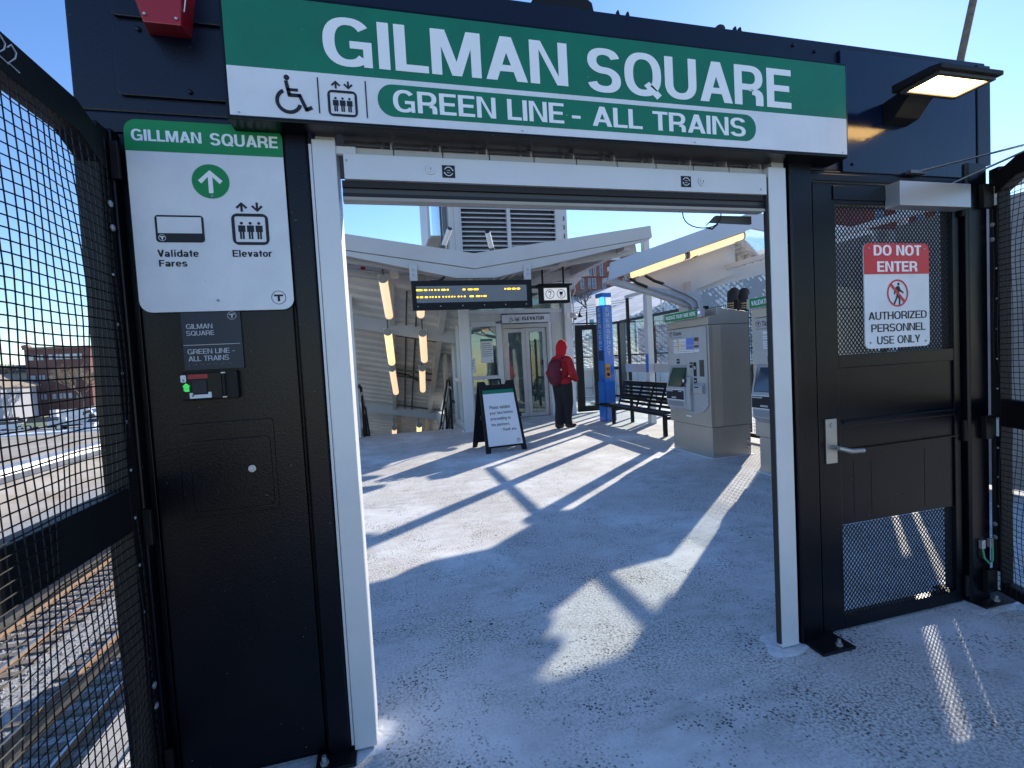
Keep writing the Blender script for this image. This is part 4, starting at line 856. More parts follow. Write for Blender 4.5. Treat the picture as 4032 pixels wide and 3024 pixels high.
# car and shaft behind
p = MB(); p.box((1.6, 14.2, 0), (4.65, 14.35, 4.2)); p.build('shaft_wall', mat('shaft_wall', (.30, .34, .33), .5, col2=(.16, .19, .19), scale=1.6), EV)
p = MB(); p.box((4.46, 11.78, 0), (4.52, 14.2, 3.2)); p.box((2.1, 12.2, 3.2), (4.5, 14.2, 3.26)); p.build('shaft_side', ALUW, EV)
for (x, w_) in ((2.25, .06), (2.6, .12), (3.1, .05), (3.35, .16), (3.75, .06), (4.1, .1)): p = MB(); p.box((x, 13.0, 0), (x+w_, 13.1, 3.2)); p.build('shaft_frame', TAN if w_ < .1 else GREYP, EV)
for z in (.9, 1.9): p = MB(); p.box((2.1, 13.11, z), (4.4, 13.2, z+.07)); p.build('shaft_frame', STEELG, EV)
p = MB(); p.box((2.95, 13.3, 1.45), (3.3, 13.35, 2.0)); p.build('shaft_panel', mat('teal_panel', (.06, .22, .26), .4), EV)
p = MB(); p.box((3.2, 13.22, 1.0), (3.34, 13.28, 2.0)); p.build('shaft_panel', mat('brick_red_panel', (.28, .09, .07), .6), EV)
# notices
for (x0, x1, z0, z1, yy, lab, gr) in ((2.30, 2.60, 1.42, 2.00, 11.78, 'paper notice with green top taped inside the elevator glass', True), (1.96, 2.13, 1.20, 1.55, 11.70, 'smaller paper notice taped beside the grey column', False)):
    nt_ = thing('paper_notice', lab, 'notice', (x0, yy, z0))
    p = MB(); p.box((x0, yy, z0), (x1, yy+.002, z1 - (.0 if not gr else .05))); p.build('paper', mat('paper', (.75, .77, .8), .6), nt_)
    if gr: p = MB(); p.box((x0, yy, z1-.049), (x1, yy+.002, z1)); p.build('green_band', GREEN, nt_)
    p = MB(); nl = 7 if gr else 4; rnd = random.Random(5)
    for k in range(nl):
        z = z1-(.12 if gr else .07)-k*(.05 if gr else .06); x = x0+.03
        while x < x1-.07: l = rnd.uniform(.02, .05); p.box((x, yy-.002, z), (x+l, yy-.0005, z+.013)); x += l+.01
    p.build('print_lines', INK, nt_)
    if gr: p = MB(); t_logo(p, x1-.045, z0+.045, .022, yy-.0005, .0012, .15); p.build('t_logo', INK, nt_)
# lift overrun tower with louvres
TW = thing('louvre_tower', 'grey tower with two banks of horizontal louvres rising above the canopy', 'tower', (3.2, 11.8, 3.3))
def tw(a, b, nm='tower_panel', mt=CANO): p = MB(); p.box(a, b); return p.build(nm, mt, TW, bevel=.004)
tw((1.70, 11.80, 3.3), (1.83, 14.3, 6.6)); tw((4.56, 11.78, 3.3), (4.70, 14.3, 6.6)); tw((1.831, 11.78, 3.3), (1.96, 11.88, 6.6)); tw((4.43, 11.78, 3.3), (4.559, 11.88, 6.6)); tw((1.7, 11.7, 6.6), (4.8, 14.4, 6.8)); tw((1.831, 14.1, 3.3), (4.559, 14.25, 6.6))
tw((1.961, 11.79, 3.3), (4.429, 11.86, 3.98)); tw((3.13, 11.77, 3.98), (3.22, 11.88, 6.6), 'louvre_frame'); tw((1.961, 11.77, 3.98), (2.0, 11.88, 6.6), 'louvre_frame'); tw((4.39, 11.77, 3.98), (4.429, 11.88, 6.6), 'louvre_frame')
p = MB(); p.box((2.0, 12.0, 3.98), (4.39, 12.02, 6.6)); p.build('insect_screen', mat('dark_screen', (.09, .09, .10), .6), TW)
for (x0, x1) in ((2.002, 3.128), (3.222, 4.388)):
    for k in range(23):
        z = 4.02+k*.112
        p = MB(); p.prism([(11.785, z), (11.79, z+.018), (11.97, z+.098), (11.97, z+.08)], x0, x1, 'x'); p.build('louvre_blade', ALUW, TW)
# glazed wing left of the tower
tw((1.24, 12.2, 4.54), (1.30, 14.2, 7.0), 'eave_fascia', CANO); tw((1.301, 12.2, 4.55), (1.69, 14.2, 4.60), 'eave_soffit', TAN)
p = MB(); p.prism([(12.0, 4.3), (14.2, 4.3), (14.2, 7.0), (12.0, 7.0)], 1.56, 1.58, 'x'); p.build('glass_pane', GLS, TW)
tw((1.52, 11.98, 3.3), (1.565, 12.03, 6.8), 'window_bar', DARKG); tw((1.66, 11.98, 3.3), (1.675, 12.03, 6.8), 'window_bar', DARKG)
for k in range(3): p = MB(); p.box((4.60, 11.771, 4.45+k*.22), (4.63, 11.779, 4.56+k*.22)); p.build('vent_slot', DARKG, TW)

# ================================================================== CANOPY B
CB = thing('shed_canopy', 'grey pitched canopy with warm light bars above the ticket machines', 'canopy', (5.0, 7.2, 0))
Yb = 6.2
p = MB(); p.prism([(3.055, 2.455), (5.41, 3.19), (7.65, 2.86), (7.70, 3.19), (5.41, 3.432), (3.095, 2.70)], Yb, Yb+.05); p.build('fascia_board', mat('fascia_white_grey', (.47, .50, .57), .35, .15, col2=(.43, .46, .53), scale=1), CB, bevel=.003)
def rear(x): return 6.35+.53*(x-3.1)
q = MB()
def deckq(xa, xb, ya0, yb0, z0a, z0b, t=.06):
    q.add([(xa, Yb+.051, z0a), (xb, Yb+.051, z0b), (xb, yb0, z0b), (xa, ya0, z0a), (xa, Yb+.051, z0a+t), (xb, Yb+.051, z0b+t), (xb, yb0, z0b+t), (xa, ya0, z0a+t)], [(0,3,2,1),(4,5,6,7),(0,1,5,4),(1,2,6,5),(2,3,7,6),(3,0,4,7)])
zc = lambda x: 2.60+.32*(x-3.1) if x < 5.41 else 3.34-.12*(x-5.41)
deckq(3.1, 5.40, rear(3.1), rear(5.4), zc(3.1), zc(5.4)); q.prism([(5.405, 6.66), (7.6, 8.36), (7.6, 9.35), (6.3, 8.28), (5.98, 8.02), (5.405, 7.58)], 0, .05, 'z')
for k in range(len(q.v)-12, len(q.v)): q.v[k].z += zc(q.v[k].x)
q.prism([(6.05, 6.27), (7.6, 6.27), (7.6, 7.72)], 0, .05, 'z')
for k in range(len(q.v)-6, len(q.v)): q.v[k].z += zc(q.v[k].x)
q.build('roof_deck', CANOD, CB)
p = MB(); p.prism([(5.42, 6.26), (6.04, 6.26), (7.6, 7.74), (7.6, 8.34), (5.42, 6.65)], 0, .012, 'z'); p.v = [Vector((v.x, v.y, zc(v.x)+.02+v.z)) for v in p.v]; p.build('sun_gap_pane', GLS, CB)  # glazed gap added in the deck so sun reaches the floor
q = MB(); x = 3.3
while x < 5.2:
    z = zc(x+.05); q.add([(x, Yb+.06, z-.002), (x+.10, Yb+.06, z-.002), (x+.10, rear(x), z-.002), (x, rear(x), z-.002), (x+.02, Yb+.06, z-.05), (x+.08, Yb+.06, z-.05), (x+.08, rear(x), z-.05), (x+.02, rear(x), z-.05)], [(0,1,5,4),(2,3,7,6),(4,5,6,7),(0,4,7,3),(1,2,6,5)]); x += .2
x = 5.5
while x < 7.4:
    ya, yb2, z = 6.66+.775*(x-5.405)+.18, (7.58+.76*(x-5.405) if x < 5.98 else 8.02+.8*(x-5.98)), zc(x+.05); q.add([(x, ya, z), (x+.10, ya, z), (x+.10, yb2, z), (x, yb2, z), (x+.02, ya, z-.05), (x+.08, ya, z-.05), (x+.08, yb2, z-.05), (x+.02, yb2, z-.05)], [(0,1,5,4),(2,3,7,6),(4,5,6,7),(0,4,7,3),(1,2,6,5)]); x += .2
q.build('deck_rib', CANOD, CB)
p = MB(); p.prism([(3.10, 2.47), (3.86, 2.27), (4.43, 2.08), (4.62, 2.06), (4.62, 2.32), (4.43, 2.31), (3.82, 2.38), (3.12, 2.53)], 6.40, 6.52); p.build('cantilever_arm', CANO, CB, bevel=.004)
p = MB(); p.prism([(3.75, 2.45), (3.82, 2.385), (4.43, 2.315), (4.60, 2.325), (5.5, 2.62), (5.5, 3.26), (3.75, 2.76)], 6.715, 6.735); p.build('arm_web', CANO, CB)
p = MB(); p.prism([(5.56, 2.74), (7.25, 3.02), (7.25, 3.12), (5.56, 3.33)], 7.92, 7.95); p.build('rear_panel', CANOD, CB)
for k in range(9): p = MB(); x = 5.62+k*.18; p.box((x, 7.885, 2.76+.165*(x-5.56)), (x+.07, 7.919, 3.31-.12*(x-5.56))); p.build('panel_rib', CANOD, CB)
p = MB(); p.prism([(4.60, 2.30), (6.20, 2.645), (6.20, 2.85), (4.60, 2.53)], 6.84, 6.96); p.build('cantilever_arm', CANO, CB, bevel=.004)
p = MB(); p.bar((4.62, 6.55, 2.40), (4.62, 6.9, 2.40), .10, .18); p.build('arm_link', CANO, CB)
p = MB(); p.box((4.44, 6.46, 0), (4.70, 6.70, 2.14)); p.build('column', CANO, CB, bevel=.006)
p = MB(); p.tube([(3.42, 6.36, 2.52), (3.55, 6.36, 2.44), (3.72, 6.37, 2.38)], .022, 8); p.build('cable_whip', RUB, CB, smooth=True)
p = MB(); p.tube([(3.74, 6.45, 2.56), (3.86, 6.40, 2.47), (4.0, 6.38, 2.42)], .022, 8); p.build('cable_whip', RUB, CB, smooth=True)
for dx, dz in ((0, 0), (.26, .055)): p = MB(); p.tube([(3.72+dx, 6.37, 2.38+dz*.6), (4.28+dx*.4, 6.37, 2.20+dz), (4.42+dx*.4, 6.37, 2.12+dz), (4.50+dx*.4, 6.40, 1.98)], .018, 8); p.build('conduit', STEELG, CB, smooth=True)
LB = emis('warm_bar_diffuser', (1, .60, .25), .95, (.7, .55, .4)); LB2 = emis('soft_bar_diffuser', (1, .74, .55), .42, (.6, .55, .5))
for (row, yy, xs, mt, zo) in (('front', 6.38, ((3.42, 4.34), (4.40, 5.36)), LB, -.145), ('rear', 6.56, ((3.66, 4.60), (4.66, 5.36)), LB2, -.16)):
    for j, (xa, xb) in enumerate(xs):
        z1, z2 = 2.60+.30*(xa-3.1)+zo, 2.60+.30*(xb-3.1)+zo
        o = thing('light_bar', f"{'left' if j == 0 else 'right'} warm light bar of the {row} row under the pitched canopy", 'lamp', (xa, yy, z1), 0, 'light bars under the pitched canopy')
        p = MB(); p.tube([(xa, yy, z1), (xb, yy, z2)], .062, 14); p.build('diffuser', mt, o, smooth=True)
        p = MB(); p.bar((xa, yy, z1+.05), (xb, yy, z2+.05), .15, .05); p.build('housing', CANOD, o, bevel=.006)
        for xx, zz in ((xa, z1), (xb, z2)): p = MB(); p.tube([(xx-.012, yy, zz-.003), (xx+.012, yy, zz+.003)], .07, 14); p.build('end_cap', CAPM, o)
# ================================================================== TICKET MACHINES
def machine():
    t = thing('ticket_machine', 'whole steel ticket machine with dark green screen beside the bench', 'ticket machine', (4.08, 6.47, 0), -90, 'ticket machines under the canopy')
    def B(nm, mt, mb, par=t, **k): return mb.build(nm, mt, par, local=True, **k)
    p = MB(); p.box((.05, .012, .0), (.945, .60, .408)); bs = B('base_cabinet', STEEL, p, bevel=.004)
    p = MB(); p.box((.0, .0, .414), (.95, .62, 1.752)); B('cabinet', STEEL, p, bevel=.004)
    p = MB(); p.prism([(.0, 1.758), (.62, 1.758), (.62, 1.905), (.14, 1.975), (.13, 1.875), (.0, 1.855)], .0, .95, 'x'); B('top_hood', STEEL, p, bevel=.003)
    arc = [(.915, .70), (.90, .685), (.86, .645), (.80, .605), (.72, .575), (.60, .562)]
    p = MB(); p.prism([(.05, .9), (.05, 1.725), (.06, 1.738), (.905, 1.738), (.915, 1.73)]+arc+[(.50, .562), (.50, .9)], -.012, -.001); B('front_panel', GREYP, p, bevel=.002)
    # validate sign
    p = MB(); p.box((.0, -.06, 1.862), (.895, .0, 1.975)); vs2 = B('sign_case', GREYP, p, bevel=.004)
    p = MB(); p.box((.045, -.0635, 1.868), (.815, -.0605, 1.970)); gp_ = B('green_panel', GREEN2, p, vs2)
    text('VALIDATE YOUR FARE HERE', .075, .785, 1.892, 1.946, -.064, LET, gp_, bold=.01, extrude=.0015, local=True)
    p = MB(); p.disc(.853, 1.925, .019, -.063, -.0605, 18); B('status_light', emis('violet_blue_led', (.2, .25, 1), 1.2, (.2, .2, .7)), p, vs2)
    # print
    p = MB(); t_logo(p, .112, 1.685, .038, -.0125, .001, .12); B('t_logo', INK, p)
    text('Tickets', .166, .372, 1.657, 1.713, -.0125, INK, t, bold=.012, extrude=.001, local=True)
    p = MB(); x = .08; rnd = random.Random(2)
    while x < .36: l = rnd.uniform(.02, .05); p.box((x, -.0135, 1.622), (x+l, -.0122, 1.634)); x += l+.008
    B('small_print', mat('grey_print', (.2, .21, .23), .5), p)
    IW = mat('info_white', (.66, .68, .72), .45); IB = mat('info_blue', (.10, .20, .62), .45); IO = mat('info_orange', (.75, .42, .10), .45)
    for (x0, x1, z0, z1, m_) in ((.178, .255, 1.565, 1.60, IW), (.275, .300, 1.44, 1.60, IO), (.305, .475, 1.565, 1.60, IW), (.48, .645, 1.51, 1.605, IB), (.66, .755, 1.555, 1.605, DARKG), (.175, .270, 1.512, 1.548, IW), (.305, .475, 1.512, 1.552, IW),
                                 (.175, .270, 1.452, 1.49, IW), (.305, .475, 1.452, 1.494, IW), (.48, .645, 1.452, 1.50, IB), (.66, .755, 1.515, 1.545, mat('info_pink', (.5, .3, .34), .5)), (.66, .755, 1.47, 1.50, DARKG), (.178, .645, 1.405, 1.444, IW), (.66, .76, 1.412, 1.444, IW)):
        p = MB(); p.box((x0, -.0145, z0), (x1, -.0125, z1)); B('info_label', m_, p)
    p = MB()
    for (z, xa, xb) in ((1.529, .31, .46), (1.472, .31, .46), (1.53, .185, .255), (1.47, .185, .255), (1.425, .19, .62), (1.54, .50, .62), (1.48, .50, .62)):
        x = xa
        while x < xb: l = rnd.uniform(.012, .03); p.box((x, -.0155, z-.004), (x+l, -.0147, z+.004)); x += l+.009
    B('label_print', MATS['grey_print'], p)
    p = MB(); p.box((.235, -.014, 1.255), (.305, -.012, 1.325)); B('card_slot', INK, p); p = MB(); p.box((.25, -.017, 1.285), (.29, -.0142, 1.30)); B('card_slot', GREYP, p)
    # console with tilted screen
    p = MB(); p.box((.07, -.013, .95), (.48, -.0125, 1.238)); B('console_recess', mat('recess_grey', (.26, .27, .29), .5), p)
    p = MB(); p.prism([(0, .575), (-.07, .64), (-.08, .905), (-.02, 1.20), (0, 1.22)], .05, .075, 'x'); p.prism([(0, .575), (-.07, .64), (-.08, .905), (-.072, .93), (0, .95)], .0751, .50, 'x'); p.prism([(0, .575), (-.06, .62), (-.065, .85), (-.05, 1.06), (0, 1.1)], .501, .595, 'x'); cs = B('console', GREYP, p, bevel=.004)
    p = MB(); p.add([(.085, -.076, .94), (.41, -.076, .94), (.47, -.018, 1.20), (.13, -.018, 1.20), (.085, -.068, .93), (.41, -.068, .93), (.47, -.010, 1.19), (.13, -.010, 1.19)], [(0,1,2,3),(4,7,6,5),(0,4,5,1),(1,5,6,2),(2,6,7,3),(3,7,4,0)]); B('touch_screen', mat('green_screen', (.008, .045, .032), .12, spec=.7), p, cs)
    p = MB(); p.box((.052, -.084, .742), (.492, -.0815, .895)); B('console_trim', LET, p, cs); p = MB(); p.box((.060, -.087, .752), (.484, -.0845, .885)); kp = B('black_flap', INK, p, cs)
    p = MB(); p.box((.07, -.0895, .862), (.22, -.0875, .876)); p.box((.36, -.0895, .862), (.44, -.0875, .876)); p.box((.19, -.0895, .768), (.30, -.0875, .788)); B('flap_print', mat('pale_print', (.45, .46, .48), .5), p, kp)
    p = MB(); p.box((.08, -.076, .655), (.46, -.0715, .725)); B('return_tray', mat('tray_grey', (.24, .26, .31), .4, .3), p, cs)
    p = MB(); p.ring(.475, 1.02, .022, .04, -.082, -.06, 24); B('contactless_pad', DARKG, p, cs); p = MB(); p.disc(.475, 1.02, .021, -.080, -.065, 20); B('contactless_pad', LET, p, cs)
    for (x0, x1, z0, z1) in ((.54, .605, 1.195, 1.272), (.625, .69, 1.08, 1.272), (.625, .69, .955, 1.06), (.60, .67, .87, .94)): p = MB(); p.box((x0, -.0145, z0), (x1, -.0125, z1)); sl = B('slot', INK, p); p = MB(); p.box((x0+.014, -.0175, z0+(z1-z0)*.5), (x1-.014, -.0147, z0+(z1-z0)*.72)); B('slot_lip', GREYP, p, sl)
    p = MB(); p.disc(.568, 1.142, .027, -.018, -.0125, 20, ); B('coin_button', STEEL, p, bevel=.001)
    p = MB(); p.box((.758, -.0145, 1.08), (.855, -.0125, 1.30)); B('speaker_window', mat('dark_window', (.035, .045, .04), .3), p)
    p = MB(); p.prism([(0, .845), (-.06, .86), (-.065, .95), (-.03, .99), (0, .99)], .665, .86, 'x'); tr = B('note_tray', GREYP, p, bevel=.005); p = MB(); p.box((.70, -.068, .93), (.79, -.0655, .945)); B('tray_slot', INK, p, tr)
    p = MB(); p.box((.95, .06, .42), (.953, .18, 1.75)); B('side_crease', mat('steel_light', (.5, .49, .45), .35, .8), p)
    for z in (.19, .115): p = MB(); p.sphere((.945, .555, z), .03, 12); B('side_knob', STEEL, p, smooth=True)
    p = MB(); p.box((.40, -.004, .512), (.52, -.001, .53)); B('maker_badge', LET, p)
    p = MB(); p.prism([(.02, -.03), (.97, -.03), (.97, .64), (.02, .64)], .0015, .006, 'z'); B('sealant_edge', SNOW, p)
    return t
M1 = machine()
M2 = copytree(M1, (4.08, 4.74, 0), -90, 'second steel ticket machine cut off by the right jamb, with dark blue screen')
def find(o, nm):
    r = []
    for c in o.children:
        if c.name.split('.')[0] == nm: r.append(c)
        r += find(c, nm)
    return r
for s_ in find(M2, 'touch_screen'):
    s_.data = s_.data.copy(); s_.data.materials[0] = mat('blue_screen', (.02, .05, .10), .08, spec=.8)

# ================================================================== BENCH
BN = thing('bench', 'black slatted metal bench with curved seat and middle armrest beside the ticket machine', 'bench', (4.8, 8.5, 0))
y0, y1 = 7.34, 9.82
prof = [(4.50, .375), (4.58, .385), (4.68, .375), (4.78, .36), (4.88, .355)]
for i in range(4):
    (xa, za), (xb, zb) = prof[i], prof[i+1]
    p = MB(); p.add([(xa+.008, y0, za), (xb-.008, y0, zb), (xb-.008, y1, zb), (xa+.008, y1, za), (xa+.008, y0, za+.022), (xb-.008, y0, zb+.022), (xb-.008, y1, zb+.022), (xa+.008, y1, za+.022)], [(0,3,2,1),(4,5,6,7),(0,1,5,4),(1,2,6,5),(2,3,7,6),(3,0,4,7)]); p.build('seat_slat', BLACKM, BN, bevel=.003)
for i in range(6):
    z = .43+i*.072; x = 4.93+.025*i
    p = MB(); p.bar((x, y0, z), (x, y1, z), .016, .052); p.build('back_slat', BLACKM, BN, bevel=.003)
for y in (y0+.02, 8.15, 8.55, 9.0, y1-.03):
    p = MB(); p.bar((4.91, y, .36), (5.07, y, .83), .05, .02); p.bar((4.50, y, .362), (4.90, y, .345), .05, .02); p.build('support_strap', BLACKM, BN)
p = MB(); p.bar((5.07, y0, .842), (5.07, y1, .842), .03, .05); p.build('back_rail', BLACKM, BN, bevel=.004)
p = MB(); p.bar((4.498, y0, .372), (4.498, y1, .372), .02, .05); p.build('seat_rail', BLACKM, BN, bevel=.004)
for y in (7.36, 9.30):
    for x in (4.55, 4.98):
        p = MB(); p.box((x-.03, y, .002), (x+.03, y+.06, .35)); p.build('leg', BLACKM, BN, bevel=.004)
    p = MB(); p.box((4.58, y+.01, .28), (4.95, y+.05, .33)); p.build('stretcher', BLACKM, BN)
p = MB(); p.tube([(4.54, 8.55, .40), (4.56, 8.55, .56), (4.60, 8.55, .585), (4.90, 8.55, .585)], .014, 8); p.build('armrest', BLACKM, BN, smooth=True)
p = MB(); p.prism([(4.62, .345), (4.42, .37), (4.30, .40), (4.30, .412), (4.44, .40), (4.62, .392)], y1-.03, y1+.12); p.build('end_tray', BLACKM, BN, bevel=.003)

# ================================================================== EMERGENCY COLUMN
EC = thing('emergency_column', 'tall blue EMERGENCY call column with blue light and yellow phone box', 'call column', (4.72, 9.93, 0), 9.3)
def E(nm, mt, mb, par=EC, **k): return mb.build(nm, mt, par, local=True, **k)
a = .125; ELET = mat('column_lettering', (.42, .48, .60), .5)
p = MB(); p.box((-a, -a, 0), (a, a, 2.52)); E('column_shaft', BLUE, p, bevel=.012)
p = MB(); p.box((-a, -a, 2.70), (a, a, 2.79)); E('column_cap', BLUE, p, bevel=.012)
p = MB(); p.box((-a+.01, -a+.01, 2.521), (a-.01, a-.01, 2.699)); E('beacon_core', mat('beacon_housing', (.35, .38, .42), .3), p)
p = MB(); p.tube([(-a+.03, -a+.03, 2.53), (-a+.03, -a+.03, 2.69)], .045, 14); E('blue_beacon', emis('blue_beacon_glow', (.02, .22, 1), 3.2, (.02, .2, .8)), p, smooth=True)
p = MB(); p.box((-a+.10, -a-.002, 2.53), (a-.015, -a+.008, 2.69)); p.box((-a-.002, -a+.10, 2.53), (-a+.008, a-.015, 2.69)); E('beacon_lens', emis('white_beacon', (.9, .95, 1), .35, (.6, .62, .66)), p)
for i, ch in enumerate('EMERGENCY'):
    z = 2.43-i*.118
    text(ch, -.045, .045, z-.045, z+.045, -a-.0015, ELET, EC, bold=.02, extrude=.002, local=True)
    o = text(ch, -.045, .045, z-.045, z+.045, -a-.0015, ELET, EC, bold=.02, extrude=.002, local=True)
    for v in o.data.vertices: v.co = Vector((v.co.y, -v.co.x, v.co.z))
p = MB(); p.box((-.115, -a-.03, .95), (-.01, -a-.001, 1.26)); yb = E('phone_box', YEL, p, bevel=.006)
p = MB(); p.ring(-.065, 1.14, .022, .034, -a-.038, -a-.031, 20); p.box((-.095, -a-.036, .99), (-.03, -a-.031, 1.06)); E('phone_symbol', INK, p, yb)
p = MB(); p.box((-a-.035, -.10, .0), (-a-.001, .11, .86)); p.prism([(-.10, .861), (.11, .861), (.005, .93)], -a-.035, -a-.001, 'x'); E('service_box', BLUE, p, bevel=.003)
p = MB(); p.box((-a-.012, -.08, 1.33), (-a-.001, .08, 1.55)); E('speaker_plate', mat('dark_blue', (.004, .03, .13), .4), p)

# ================================================================== SANDWICH BOARD
AF = thing('sandwich_board', 'black sandwich board with poster asking to validate your fare, standing on the concourse', 'sandwich board', (1.785, 7.49, 0), 6.5)
def shear(mb, back=False):
    for v in mb.v: v.y += (.30*(v.z)) if not back else (.74-.30*v.z)
    return mb
def A(nm, mt, mb, par=AF, back=False, **k): return shear(mb, back).build(nm, mt, par, local=True, **k)
for back, nm in ((False, 'front_frame'), (True, 'rear_frame')):
    p = MB()
    out_ = [(-.345, .0), (-.265, .0), (-.25, .075), (.25, .075), (.265, .0), (.345, .0), (.300, 1.115), (.205, 1.115), (.18, 1.055), (-.18, 1.055), (-.205, 1.115), (-.300, 1.115)]
    p.prism(out_, -.012, .012); A(nm, BLACKM, p, back=back, bevel=.004)
p = MB(); p.prism([(-.288, .105), (.288, .105), (.262, .965), (-.262, .965)], -.0155, -.0125); A('poster', mat('poster_paper', (.66, .70, .76), .4), p)
p = MB(); p.prism([(-.265, .915), (.265, .915), (.263, .975), (-.263, .975)], -.018, -.0157); A('green_band', GREEN, p)
p = MB(); p.bar((-.10, .0, 1.0), (-.10, .0, 1.13), .03, .02); p.bar((.07, .0, 1.0), (.07, .0, 1.13), .03, .02); p.bar((-.115, .0, 1.135), (.085, .0, 1.135), .03, .03); A('carry_handle', BLACKM, p, bevel=.004)
for x in (-.325, .325): p = MB(); p.box((x-.02, -.01, .52), (x+.02, .03, .58)); A('side_catch', BLACKM, p)
def atext(s_, x0, x1, z0, z1):
    o = text(s_, x0, x1, z0, z1, -.0160, INK, AF, bold=.004, extrude=.001, local=True)
    for v in o.data.vertices: v.co.y += .30*v.co.z
atext('Please validate', -.185, .165, .672, .725); atext('your fare before', -.195, .20, .578, .635); atext('proceeding to', -.195, .145, .488, .545); atext('the platform.', -.195, .115, .398, .45); atext('- Thank you', -.05, .215, .315, .365)
p = MB(); t_logo(p, .225, .165, .033, -.0160, .001, .1); A('t_logo', INK, p)

# ================================================================== PERSON
def caps(segs, name, mt, par, voxel=.014, smooth_it=6):
    """one continuous surface from tapered capsules: voxel union + smoothing"""
    q = MB()
    for (a, b, ra, rb) in segs:
        a, b = Vector(a), Vector(b)
        n = 5; pts = []; rr = []
        t = (b-a)
        for k in range(-3, 1): an = math.pi/2*k/3; pts.append(a+t.normalized()*ra*math.sin(an)); rr.append(max(.003, ra*math.cos(an)))
        for k in range(0, 4): an = math.pi/2*k/3; pts.append(b+t.normalized()*rb*math.sin(an)); rr.append(max(.003, rb*math.cos(an)))
        q.tube(pts, rr, 14)
    me = bpy.data.meshes.new(name); me.from_pydata([tuple(v) for v in q.v], [], q.f)
    bm = bmesh.new(); bm.from_mesh(me); bmesh.ops.recalc_face_normals(bm, faces=bm.faces); bm.to_mesh(me); bm.free()
    to = bpy.data.objects.new('tmp', me); COL.objects.link(to)
    rm = to.modifiers.new('r', 'REMESH'); rm.mode = 'VOXEL'; rm.voxel_size = voxel; rm.use_smooth_shade = True
    sm = to.modifiers.new('s', 'SMOOTH'); sm.factor = .5; sm.iterations = smooth_it
    dg = bpy.context.evaluated_depsgraph_get(); dg.update()
    m2 = bpy.data.meshes.new_from_object(to.evaluated_get(dg)); bpy.data.objects.remove(to)
    m2.materials.clear(); m2.materials.append(mt); m2.name = name
    for p_ in m2.polygons: p_.use_smooth = True
    o = bpy.data.objects.new(name, m2); COL.objects.link(o)
    if par is not None: o.parent = par; WM[o.name] = WM[par.name].copy()
    return o
PX, PY = 3.50, 9.44
PE = thing('person', 'person in red hooded jacket and black trousers standing with back turned near the elevator', 'person', (PX, PY, 0), 28)
SKIN = mat('skin', (.35, .2, .14), .55); REDJ = mat('red_jacket', (.40, .008, .018), .8, col2=(.26, .004, .012), scale=7, bump=1.0, bscale=11); TROU = mat('black_trousers', (.007, .008, .012), .85, bump=1.0, bscale=10); SHOE = mat('dark_shoe', (.03, .027, .026), .6); REDH = mat('red_knit_hat', (.50, .006, .02), .9, bump=.6, bscale=120); PACK = mat('maroon_pack', (.12, .004, .025), .7, col2=(.085, .004, .02), scale=10, bump=.3, bscale=40)
def ll(f, s, z): return (f, s, z)         # local: +X forward, +Y left
arm = lambda s: [(ll(-.01, .17*s, 1.43), ll(-.06, .27*s, 1.17), .045, .038), (ll(-.06, .27*s, 1.17), ll(.14, .20*s, 1.02), .036, .028), (ll(.14, .20*s, 1.02), ll(.20, .165*s, .99), .026, .024)]
body = [(ll(0, 0, .95), ll(-.02, 0, 1.2), .105, .11), (ll(-.02, 0, 1.2), ll(0, 0, 1.42), .115, .10), (ll(0, -.14, 1.43), ll(0, .14, 1.43), .055, .055), (ll(.0, 0, 1.45), ll(.02, 0, 1.58), .052, .05), (ll(.03, 0, 1.62), ll(.045, 0, 1.70), .075, .082), (ll(.10, 0, 1.64), ll(.135, 0, 1.635), .016, .012), (ll(.09, 0, 1.585), ll(.10, 0, 1.58), .03, .028)]
for s in (1, -1): body += arm(s)
body += [(ll(-.02, .09, .90), ll(-.02, .10, .50), .08, .055), (ll(-.02, .09, .50), ll(-.13, .06, .10), .05, .036), (ll(-.13, .06, .06), ll(.0, .075, .035), .035, .028),
         (ll(0, -.09, .90), ll(.05, -.09, .48), .08, .055), (ll(.05, -.085, .48), ll(.035, -.06, .10), .05, .036), (ll(.03, -.06, .05), ll(.18, -.09, .03), .035, .028)]
caps(body, 'body', SKIN, PE)
trs = [(ll(-.03, -.05, .90), ll(-.03, .05, .90), .15, .15), (ll(-.03, .085, .88), ll(-.02, .08, .52), .135, .105), (ll(-.02, .08, .52), ll(-.12, .06, .12), .10, .075),
       (ll(.0, -.085, .88), ll(.06, -.08, .52), .14, .105), (ll(.06, -.08, .52), ll(.03, -.06, .12), .10, .078), (ll(-.10, .06, .13), ll(-.08, .06, .10), .082, .08), (ll(.05, -.06, .13), ll(.06, -.06, .10), .085, .082)]
caps(trs, 'trousers', TROU, PE, .016, 4)
jk = [(ll(-.02, -.05, .96), ll(-.02, .05, .96), .165, .165), (ll(.02, 0, 1.0), ll(.05, 0, 1.15), .165, .15), (ll(-.02, 0, 1.05), ll(0, 0, 1.36), .17, .15), (ll(0, -.14, 1.39), ll(0, .14, 1.39), .095, .095), (ll(-.01, 0, 1.42), ll(-.01, 0, 1.50), .12, .105), (ll(-.10, 0, 1.46), ll(-.03, 0, 1.50), .06, .07)]
for s in (1, -1): jk += [(ll(0, .18*s, 1.39), ll(-.04, .30*s, 1.15), .088, .078), (ll(-.04, .30*s, 1.15), ll(.16, .22*s, .99), .078, .062), (ll(-.07, .31*s, 1.13), ll(-.0, .29*s, 1.08), .07, .07)]
caps(jk, 'jacket', REDJ, PE, .014, 4)
